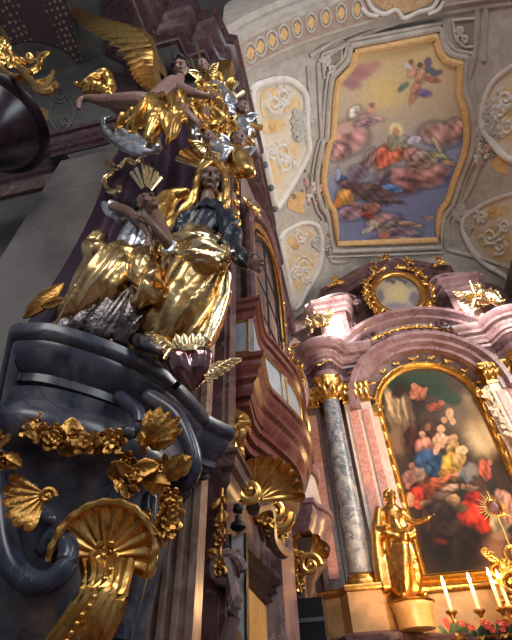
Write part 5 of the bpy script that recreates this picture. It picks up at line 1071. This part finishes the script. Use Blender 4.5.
ball(bm, mh + MM @ Vector((0, .05, -.05)), (.12, .115, .11), 2, MM); obj('hair', remesh(bm, .01, 1), HAIR, mw)
bm = solids([[(208, 206, 1.98, .08), (206, 222, 1.98, .15), (200, 240, 1.98, .15)], [(192, 214, 1.99, .09), (208, 207, 1.98, .08), (223, 211, 1.96, .085)], [(223, 211, 1.96, .085), (231, 232, 1.9, .085), (232, 248, 1.87, .08), (245, 262, 1.80, .058)], [(192, 214, 1.99, .09), (185, 228, 1.95, .10), (188, 242, 1.94, .10)]], .013)
folds(bm, (.35, 0, 1), 60, .024, 1, .05, 4); obj('blue_bodice', bm, BLUECLOTH, mw)
bm = solids([[(198, 246, 2.0, .20), (194, 266, 2.0, .25), (190, 290, 2.02, .27), (184, 318, 2.05, .26), (172, 338, 2.08, .20)], [(182, 270, 1.98, .17), (168, 300, 2.0, .20), (152, 325, 2.02, .20), (142, 336, 2.04, .14)], [(208, 270, 1.97, .13), (212, 295, 2.0, .13), (204, 322, 2.02, .12), (196, 338, 2.0, .08)]], .016)
folds(bm, (.35, .1, 1), 34, .036, 2, .10, 2.2); obj('gold_skirt', bm, mat('gold_leaf_skirt', (.46, .27, .09), .27, 1, (.80, .56, .27), 5, bump=.12, bscale=18), mw)
bm = solids([[(164, 246, 1.94, .06), (182, 242, 1.80, .07), (204, 246, 1.78, .075), (222, 258, 1.84, .06)], [(162, 252, 1.94, .05), (184, 256, 1.79, .065), (206, 262, 1.80, .07), (224, 262, 1.86, .05)], [(190, 240, 1.82, .07), (214, 242, 1.82, .06)]], .012)
folds(bm, (1, 0, -.15), 80, .02, 3, .05, 5); obj('gold_sash', bm, GOLDP, mw)
bm = solids([[(214, 162, 1.90, .045), (202, 168, 1.86, .04), (197, 184, 1.86, .04), (190, 204, 1.88, .05), (170, 228, 1.96, .07), (160, 250, 2.0, .06), (150, 285, 2.05, .05)], [(214, 162, 1.90, .045), (224, 170, 1.87, .036), (226, 186, 1.87, .036), (226, 205, 1.90, .04), (224, 218, 1.9, .04)], [(186, 192, 2.05, .05), (168, 200, 2.05, .10), (158, 225, 2.05, .12), (150, 255, 2.08, .10), (140, 290, 2.1, .10)], [(212, 166, 2.02, .07), (212, 180, 2.06, .08), (212, 200, 2.1, .10)]], .012)
folds(bm, (.5, 0, 1), 50, .009, 4, .06, 4); obj('gold_mantle', bm, GOLD, mw)
bm = solids([[(226, 250, 1.84, .055), (236, 256, 1.82, .05), (232, 240, 1.87, .045)], [(226, 276, 1.95, .05), (222, 300, 1.95, .045), (212, 325, 1.95, .05), (206, 340, 1.93, .045)]], .012); folds(bm, (.2, 0, 1), 45, .01, 8, .05, 5); obj('gold_cuff_drape', bm, GOLDP, mw)
bm = B()
for k, (x, y) in enumerate(((180, 152), (186, 148), (191, 142), (197, 139), (203, 136), (222, 142), (230, 146), (237, 154), (242, 162), (246, 172), (176, 158), (210, 138))):
    a = Q(lerp(212, x, .25), lerp(172, y, .25), 2.0); b = Q(x, y, 2.0); d = (b - a).normalized(); s = d.cross(Vector((0, 1, 0))).normalized() * .016
    tube(bm, [a, b], [.012, .030], 4, flat=.35, upv=-ray(x, y))
tube(bm, [Q(212 + 15 * math.cos(a), 172 - 14 * math.sin(a), 2.0) for a in np.linspace(-.3, 3.4, 20)], .012, 6); obj('ray_halo', bm, GOLDP, mw)
bm = solids([[(138, 340, 1.92, .05), (150, 345, 1.90, .05), (158, 350, 1.88, .035)]], .01); obj('shoe', bm, TARN, mw)
# ============================================================ FIGURE: SWOONING WOMAN (left)
sw = thing('swooning_woman_statue', 'sinking woman statue with crossed bare arms and gold skirt, leaning on the veiled one', 'statue', P(95, 338, Z=3.43))
sf = Vector((.55, -.78, .10)); su = Vector((-.55, -.30, .78)); sh = Q(148, 205, 1.80)
b_ = B(); head(b_, sh, .25, sf, su); limb(b_, [Q(146, 214, 1.84), Q(142, 222, 1.88)], [.055, .065]); limb(b_, [Q(142, 227, 1.93), Q(136, 245, 1.95), Q(128, 262, 1.96)], [.09, .09, .11])
limb(b_, [Q(124, 218, 1.9), Q(112, 208, 1.82), Q(128, 212, 1.72), Q(143, 226, 1.66), Q(149, 236, 1.66)], [.05, .052, .046, .030, .026])
limb(b_, [Q(156, 214, 1.86), Q(164, 230, 1.80), Q(169, 246, 1.74), Q(158, 230, 1.62), Q(144, 216, 1.60)], [.05, .045, .042, .032, .026])
hand(b_, Q(149, 236, 1.66), Vector((.05, -.05, -1)), Vector((-.3, 1, 0)), .14, 1.2, .2, -1); hand(b_, Q(144, 216, 1.60), Vector((-.8, -.1, .5)), Vector((-.3, 1, 0)), .13)
limb(b_, [Q(122, 262, 1.9), Q(96, 262, 1.78), Q(84, 300, 1.85), Q(60, 325, 1.9), Q(38, 332, 1.86)], [.10, .08, .06, .04, .03]); limb(b_, [Q(130, 262, 1.9), Q(140, 290, 1.85), Q(112, 318, 1.95)], [.10, .08, .06])
limb(b_, [Q(52, 328, 1.86), Q(40, 334, 1.80), Q(30, 336, 1.78)], [.04, .035, .022]); obj('body', remesh(b_, .0085, 1), SKIN, sw); face_marks(sw, sh, .25, sf, su, EYE)
bm = B(); MM = frame(sf, su); ball(bm, sh + MM @ Vector((0, .05, -.045)), (.105, .10, .10), 2, MM); ball(bm, sh + MM @ Vector((-.02, -.05, -.11)), (.07, .09, .06), 2, MM); obj('hair', remesh(bm, .01, 1), HAIR, sw)
bm = solids([[(144, 220, 1.90, .10), (140, 236, 1.86, .15), (133, 252, 1.84, .16)], [(124, 218, 1.9, .08), (113, 208, 1.83, .075)]], .012); folds(bm, (.2, 0, 1), 46, .012, 5, .06, 5); obj('silver_bodice', bm, SILVER, sw)
for pts, r in (([(104, 204), (107, 212), (114, 215)], .03), ([(163, 252), (171, 251), (174, 243)], .025)): bm = B(); pp = smooth([tuple(Q(x, y, 1.74)) for x, y in pts], 4); tube(bm, pp, r, 8); obj('sleeve_cuff', bm, SILVER, sw)
bm = solids([[(134, 256, 1.86, .13), (118, 262, 1.78, .15), (104, 280, 1.74, .14), (88, 298, 1.76, .10), (70, 314, 1.78, .07), (54, 325, 1.80, .03)], [(98, 240, 1.78, .09), (94, 252, 1.76, .09), (110, 256, 1.74, .10), (130, 256, 1.76, .09)], [(140, 256, 1.82, .10), (146, 275, 1.76, .11), (150, 292, 1.76, .10), (136, 300, 1.76, .06)], [(118, 272, 1.76, .12), (114, 290, 1.78, .10), (106, 306, 1.82, .05)], [(100, 262, 1.84, .12), (82, 286, 1.86, .10), (66, 310, 1.88, .05)]], .013)
folds(bm, (.45, 0, 1), 38, .034, 6, .09, 3); obj('gold_skirt', bm, mat('gold_leaf_bright', (.52, .31, .11), .27, 1, (.86, .62, .31), 5, bump=.12, bscale=18), sw)
bm = solids([[(128, 300, 1.88, .10), (112, 318, 1.86, .11), (100, 332, 1.86, .10)], [(110, 306, 1.9, .08), (88, 322, 1.84, .09), (62, 331, 1.80, .06)], [(140, 302, 1.86, .07), (132, 322, 1.86, .08), (124, 338, 1.9, .07)], [(80, 326, 1.84, .06), (50, 333, 1.78, .04)]], .012); folds(bm, (.35, 0, 1), 80, .03, 7, .05, 4); obj('dark_underskirt', bm, TARN, sw)
bm = B()
for k, (x, y) in enumerate(((131, 172), (136, 168), (142, 158), (147, 165), (152, 168), (157, 172), (161, 177))): tube(bm, [Q(lerp(147, x, .3), lerp(196, y, .3), 1.9), Q(x, y, 1.9)], [.010, .024], 4, flat=.35, upv=-ray(x, y))
obj('ray_halo', bm, GOLDP, sw)
# ============================================================ FIGURE: FLYING ANGEL (top)
an = thing('flying_angel_statue', 'flying angel with one great raised gold wing and bare leg stretched back', 'statue', Q(160, 100, 1.75))
af = Vector((.30, -.80, -.52)); au = Vector((-.02, -.55, .83)); ah = Q(181, 69, 1.68)
b_ = B(); head(b_, ah, .29, af, au); limb(b_, [Q(180, 78, 1.70), Q(177, 85, 1.73)], [.065, .08]); limb(b_, [Q(174, 88, 1.75), Q(165, 95, 1.74), Q(156, 104, 1.75)], [.16, .15, .16])
limb(b_, [Q(180, 87, 1.72), Q(193, 93, 1.66), Q(207, 96, 1.70)], [.07, .055, .04]); limb(b_, [Q(170, 98, 1.70), Q(184, 110, 1.66), Q(196, 122, 1.74)], [.07, .055, .04])
hand(b_, Q(207, 96, 1.70), Q(214, 97, 1.7) - Q(207, 96, 1.70), Vector((0, .5, 1)), .17); hand(b_, Q(196, 122, 1.74), Q(202, 127, 1.74) - Q(196, 122, 1.74), Vector((0, .5, 1)), .17)
limb(b_, [Q(154, 106, 1.75), Q(140, 102, 1.68), Q(122, 101, 1.66), Q(104, 101, 1.72), Q(88, 98, 1.76), Q(80, 101, 1.76), Q(79, 108, 1.74)], [.13, .125, .10, .085, .05, .048, .035])
limb(b_, [Q(154, 108, 1.80), Q(134, 116, 1.85), Q(112, 104, 1.9), Q(96, 92, 1.9), Q(84, 92, 1.9)], [.13, .11, .08, .05, .03]); obj('body', remesh(b_, .011, 1), SKINM, an); face_marks(an, ah, .29, af, au, EYE)
bm = B(); MM = frame(af, au); rs = random.Random(8)
for k in range(46):
    a = rs.random() * 6.28; e = rs.uniform(-.2, 1); v = Vector((math.cos(a) * .12 * math.sqrt(1 - min(1, e * e) * .6), .04 + .10 * e, -.02 + math.sin(a) * .12))
    if v.z < .07 or v.y > .11: ball(bm, ah + MM @ v, .032, 1)
obj('hair', remesh(bm, .011, 1), HAIR, an)
bm = solids([[(160, 98, 1.66, .08), (150, 106, 1.62, .12), (142, 118, 1.66, .11), (134, 128, 1.72, .08)], [(172, 98, 1.66, .07), (176, 112, 1.64, .08), (172, 128, 1.66, .09), (168, 140, 1.7, .05)], [(158, 108, 1.64, .11), (156, 122, 1.66, .12), (150, 138, 1.70, .06)], [(140, 112, 1.68, .09), (126, 118, 1.72, .07), (118, 126, 1.76, .05)], [(180, 92, 1.68, .05), (186, 104, 1.66, .045), (184, 120, 1.68, .04)], [(160, 112, 1.64, .10), (168, 124, 1.66, .09)]], .014)
folds(bm, (.2, 0, 1), 55, .034, 9, .07, 4); obj('gold_loincloth', bm, GOLD, an)
bm = solids([[(74, 83, 1.86, .02), (84, 86, 1.84, .06), (96, 78, 1.82, .10), (106, 74, 1.84, .08), (111, 86, 1.86, .08), (108, 97, 1.86, .06)], [(86, 90, 1.84, .06), (98, 88, 1.80, .09), (110, 92, 1.84, .06)], [(110, 94, 1.84, .05), (126, 106, 1.80, .06), (140, 110, 1.78, .06)]], .013); folds(bm, (.8, 0, .5), 50, .03, 10, .07, 4); obj('gold_flying_drape', bm, GOLD, an)
def bigwing(spar, tips, w, name, Y):
    bm = B(); sp = smooth([(*Q(x, y, Y_), r) for x, y, Y_, r in spar], 8); tube(bm, [p[:3] for p in sp], [p[3] for p in sp], 10)
    sp = [Vector(p[:3]) for p in sp]; n = -ray(120, 50).normalized(); N = len(tips); tp = smooth([tuple(Q(x, y, Y)) for x, y in tips], 5)
    for q, (ln, cnt) in enumerate(((1, 21), (.62, 18), (.36, 16))):
        for i in range(cnt):
            t = i / (cnt - 1); a = sp[int(t * (len(sp) - 1))]; b = Vector(tp[int(t * (len(tp) - 1))]); leaf(bm, a + n * .02 * q, a.lerp(b, ln) + n * .03 * q, w * (1 - .15 * q), n, .07, 1, .012)
    return obj(name, bm, mat('gilt_feathers', (.62, .34, .10), .33, 1, (.85, .55, .20), 12, bump=.5, bscale=70), an)
bigwing([(160, 90, 1.82, .06), (156, 72, 1.86, .05), (155, 52, 1.9, .05), (148, 36, 1.9, .045), (130, 26, 1.9, .035), (112, 22, 1.9, .02), (95, 18, 1.9, .012)], [(148, 88), (136, 80), (130, 70), (122, 55), (104, 38), (90, 30), (80, 22), (70, 12), (66, 8)], .08, 'great_wing', 1.9)
bm = B()
for k in range(5): leaf(bm, Q(166, 78, 1.9), Q(148 + k * 3, 52 + k * 2, 1.95), .035, (0, -1, -.3), .05, 1, .012)
obj('far_wing', bm, GOLDP, an)
# silver clouds under the angel
t_ = thing('silver_cloud', 'curling silver cloud below the flying angel, above the purple cloth', 'cloud', Q(130, 140, 1.85))
bm = solids([[(103, 118, 1.85, .03), (104, 128, 1.85, .045), (112, 138, 1.83, .06), (126, 146, 1.82, .07), (142, 152, 1.82, .065), (156, 153, 1.84, .04)], [(118, 132, 1.85, .05), (130, 138, 1.82, .07), (146, 144, 1.82, .06)], [(148, 146, 1.80, .06), (154, 138, 1.80, .05), (158, 148, 1.80, .05)], [(102, 120, 1.85, .03), (110, 117, 1.84, .025)]], .012, 2)
folds(bm, (1, 0, -.4), 30, .018, 11, .08, 4); obj('cloud_billow', bm, SILVER, t_)
# ============================================================ GLORY OF CHERUBS (upper right of the group)
gl = thing('cherub_glory', 'gilded wreath with cherub heads, silver clouds and gold rays above the veiled woman', 'glory', Q(214, 112, 1.95))
bm = B(); gc = Q(213, 112, 1.9); un = Vector((.3, -.75, -.55)).normalized(); GM = frame(un, (0, 0, 1))
def G(x, y, d=0): return Q(x, y, 1.9 - d)
for (x, y) in ((196, 42), (238, 82), (234, 76), (244, 92), (256, 136), (254, 144), (262, 128), (250, 150), (240, 176), (232, 172), (188, 140), (196, 152), (206, 158), (216, 160), (226, 156), (190, 58), (228, 70)): tube(bm, [G(lerp(213, x, .3), lerp(112, y, .3), -.06), G(x, y, -.06)], [.012, .032], 4, flat=.35, upv=-ray(x, y))
obj('gold_rays', bm, GOLDP, gl)
bm = B(); ornament(bm, [G(213 + 19 * math.cos(a), 108 + 25 * math.sin(a)) for a in np.linspace(0, 6.283, 12)], .17, 5, un, 1.5); ornament(bm, [G(206, 95), G(218, 108), G(212, 125)], .13, 6, un, 1.8)
tube(bm, [G(212 + 11 * math.cos(a), 112 + 14 * math.sin(a), .06) for a in np.linspace(0, 6.283, 25)], .035, 8); obj('gold_wreath', bm, GOLD, gl)
bm = solids([[(236, 150, 1.9, .07), (242, 160, 1.88, .09), (248, 172, 1.88, .07)], [(232, 158, 1.92, .06), (240, 172, 1.9, .07)]], .013); folds(bm, (.4, 0, -1), 34, .02, 12, .06, 4); obj('gold_drape', bm, GOLD, gl)
bm = solids([[(191, 112, 1.86, .07), (193, 125, 1.86, .09), (196, 138, 1.86, .06)], [(222, 90, 1.86, .08), (230, 102, 1.84, .09), (232, 114, 1.86, .05)], [(216, 146, 1.84, .08), (228, 152, 1.84, .07), (224, 160, 1.86, .05)], [(240, 122, 1.86, .07), (246, 132, 1.86, .07)], [(214, 84, 1.86, .06), (224, 86, 1.86, .05)]], .012); folds(bm, (.3, 0, 1), 36, .02, 13, .06, 4); obj('silver_clouds', bm, SILVER, gl)
for (x, y, s, tt) in ((203, 66, .24, -.2), (243, 108, .19, .3), (239, 140, .20, .4), (209, 138, .18, -.1)):
    f_ = Vector((.3 + tt, -.8, -.5)); u_ = Vector((tt * .5, -.4, .8)); hc_ = G(x, y, .04)
    b_ = B(); head(b_, hc_, s, f_, u_); ch = obj('cherub_head', remesh(b_, .008, 1), SKINM, gl)
    MM = frame(f_, u_); b_ = B(); ball(b_, hc_ + MM @ Vector((0, s * .2, -s * .16)), (s * .42, s * .42, s * .42), 2, MM); obj('hair', b_, HAIR, ch)
    for sd in (-1, 1):
        b_ = B()
        for k in range(5): leaf(b_, hc_ + MM @ Vector((sd * s * .25, -s * .4, -.02)), hc_ + MM @ Vector((sd * s * (1.0 - .1 * k), -s * (.1 + .2 * k), .0)), s * .14, MM @ Vector((0, 0, 1)), .15, 1, .01)
        obj('cherub_wing', b_, GOLDP if x < 215 else SILVER, ch)
# ============================================================ DARK CANOPY, UPPER LEFT
ca = thing('dark_marble_canopy', 'dark marble canopy rim with gilded scrolls cut off by the upper left edge', 'canopy', P(-20, 110, Y=2.0))
pr_ = P(32, 94, Y=1.5); zt = pr_.z; c0 = pr_ + Vector((-.80, .25, 0))
bm = B(); lathe(bm, [(0, zt - .95), (.15, zt - .88), (.32, zt - .72), (.46, zt - .52), (.57, zt - .34), (.65, zt - .18), (.68, zt - .10), (.76, zt - .06), (.80, zt), (.76, zt + .08), (0, zt + .1)], (c0.x, c0.y, 0), 40); obj('bowl', bm, mat('black_purple_marble', (.014, .008, .013), .25, 0, (.04, .02, .03), 5), ca)
bm = B(); pp = lambda L, r0, r1: [tube(bm, smooth([tuple(Q(x, y, 1.25)) for x, y in L], 6), list(np.linspace(r0, r1, (len(L) - 1) * 6 + 1)), 8)]
pp([(-8, 20), (4, 34), (10, 52), (18, 66), (30, 72), (40, 64), (38, 54)], .06, .04); pp([(10, 52), (20, 60), (34, 62), (42, 58)], .05, .04); pp([(-4, 60), (6, 74), (20, 78)], .055, .05); pp([(26, 76), (38, 88), (48, 92), (56, 84)], .06, .04)
shell(bm, Q(34, 80, 1.25), .30, (.3, -.8, -.5), (.7, 0, -.6), 5, 110, .3, .012); ornament(bm, [Q(-4, 40, 1.25), Q(8, 62, 1.25), Q(24, 64, 1.25), Q(38, 60, 1.25)], .16, 19, (.3, -.8, -.5), 1.6); obj('gold_scrollwork', bm, GOLD, ca)
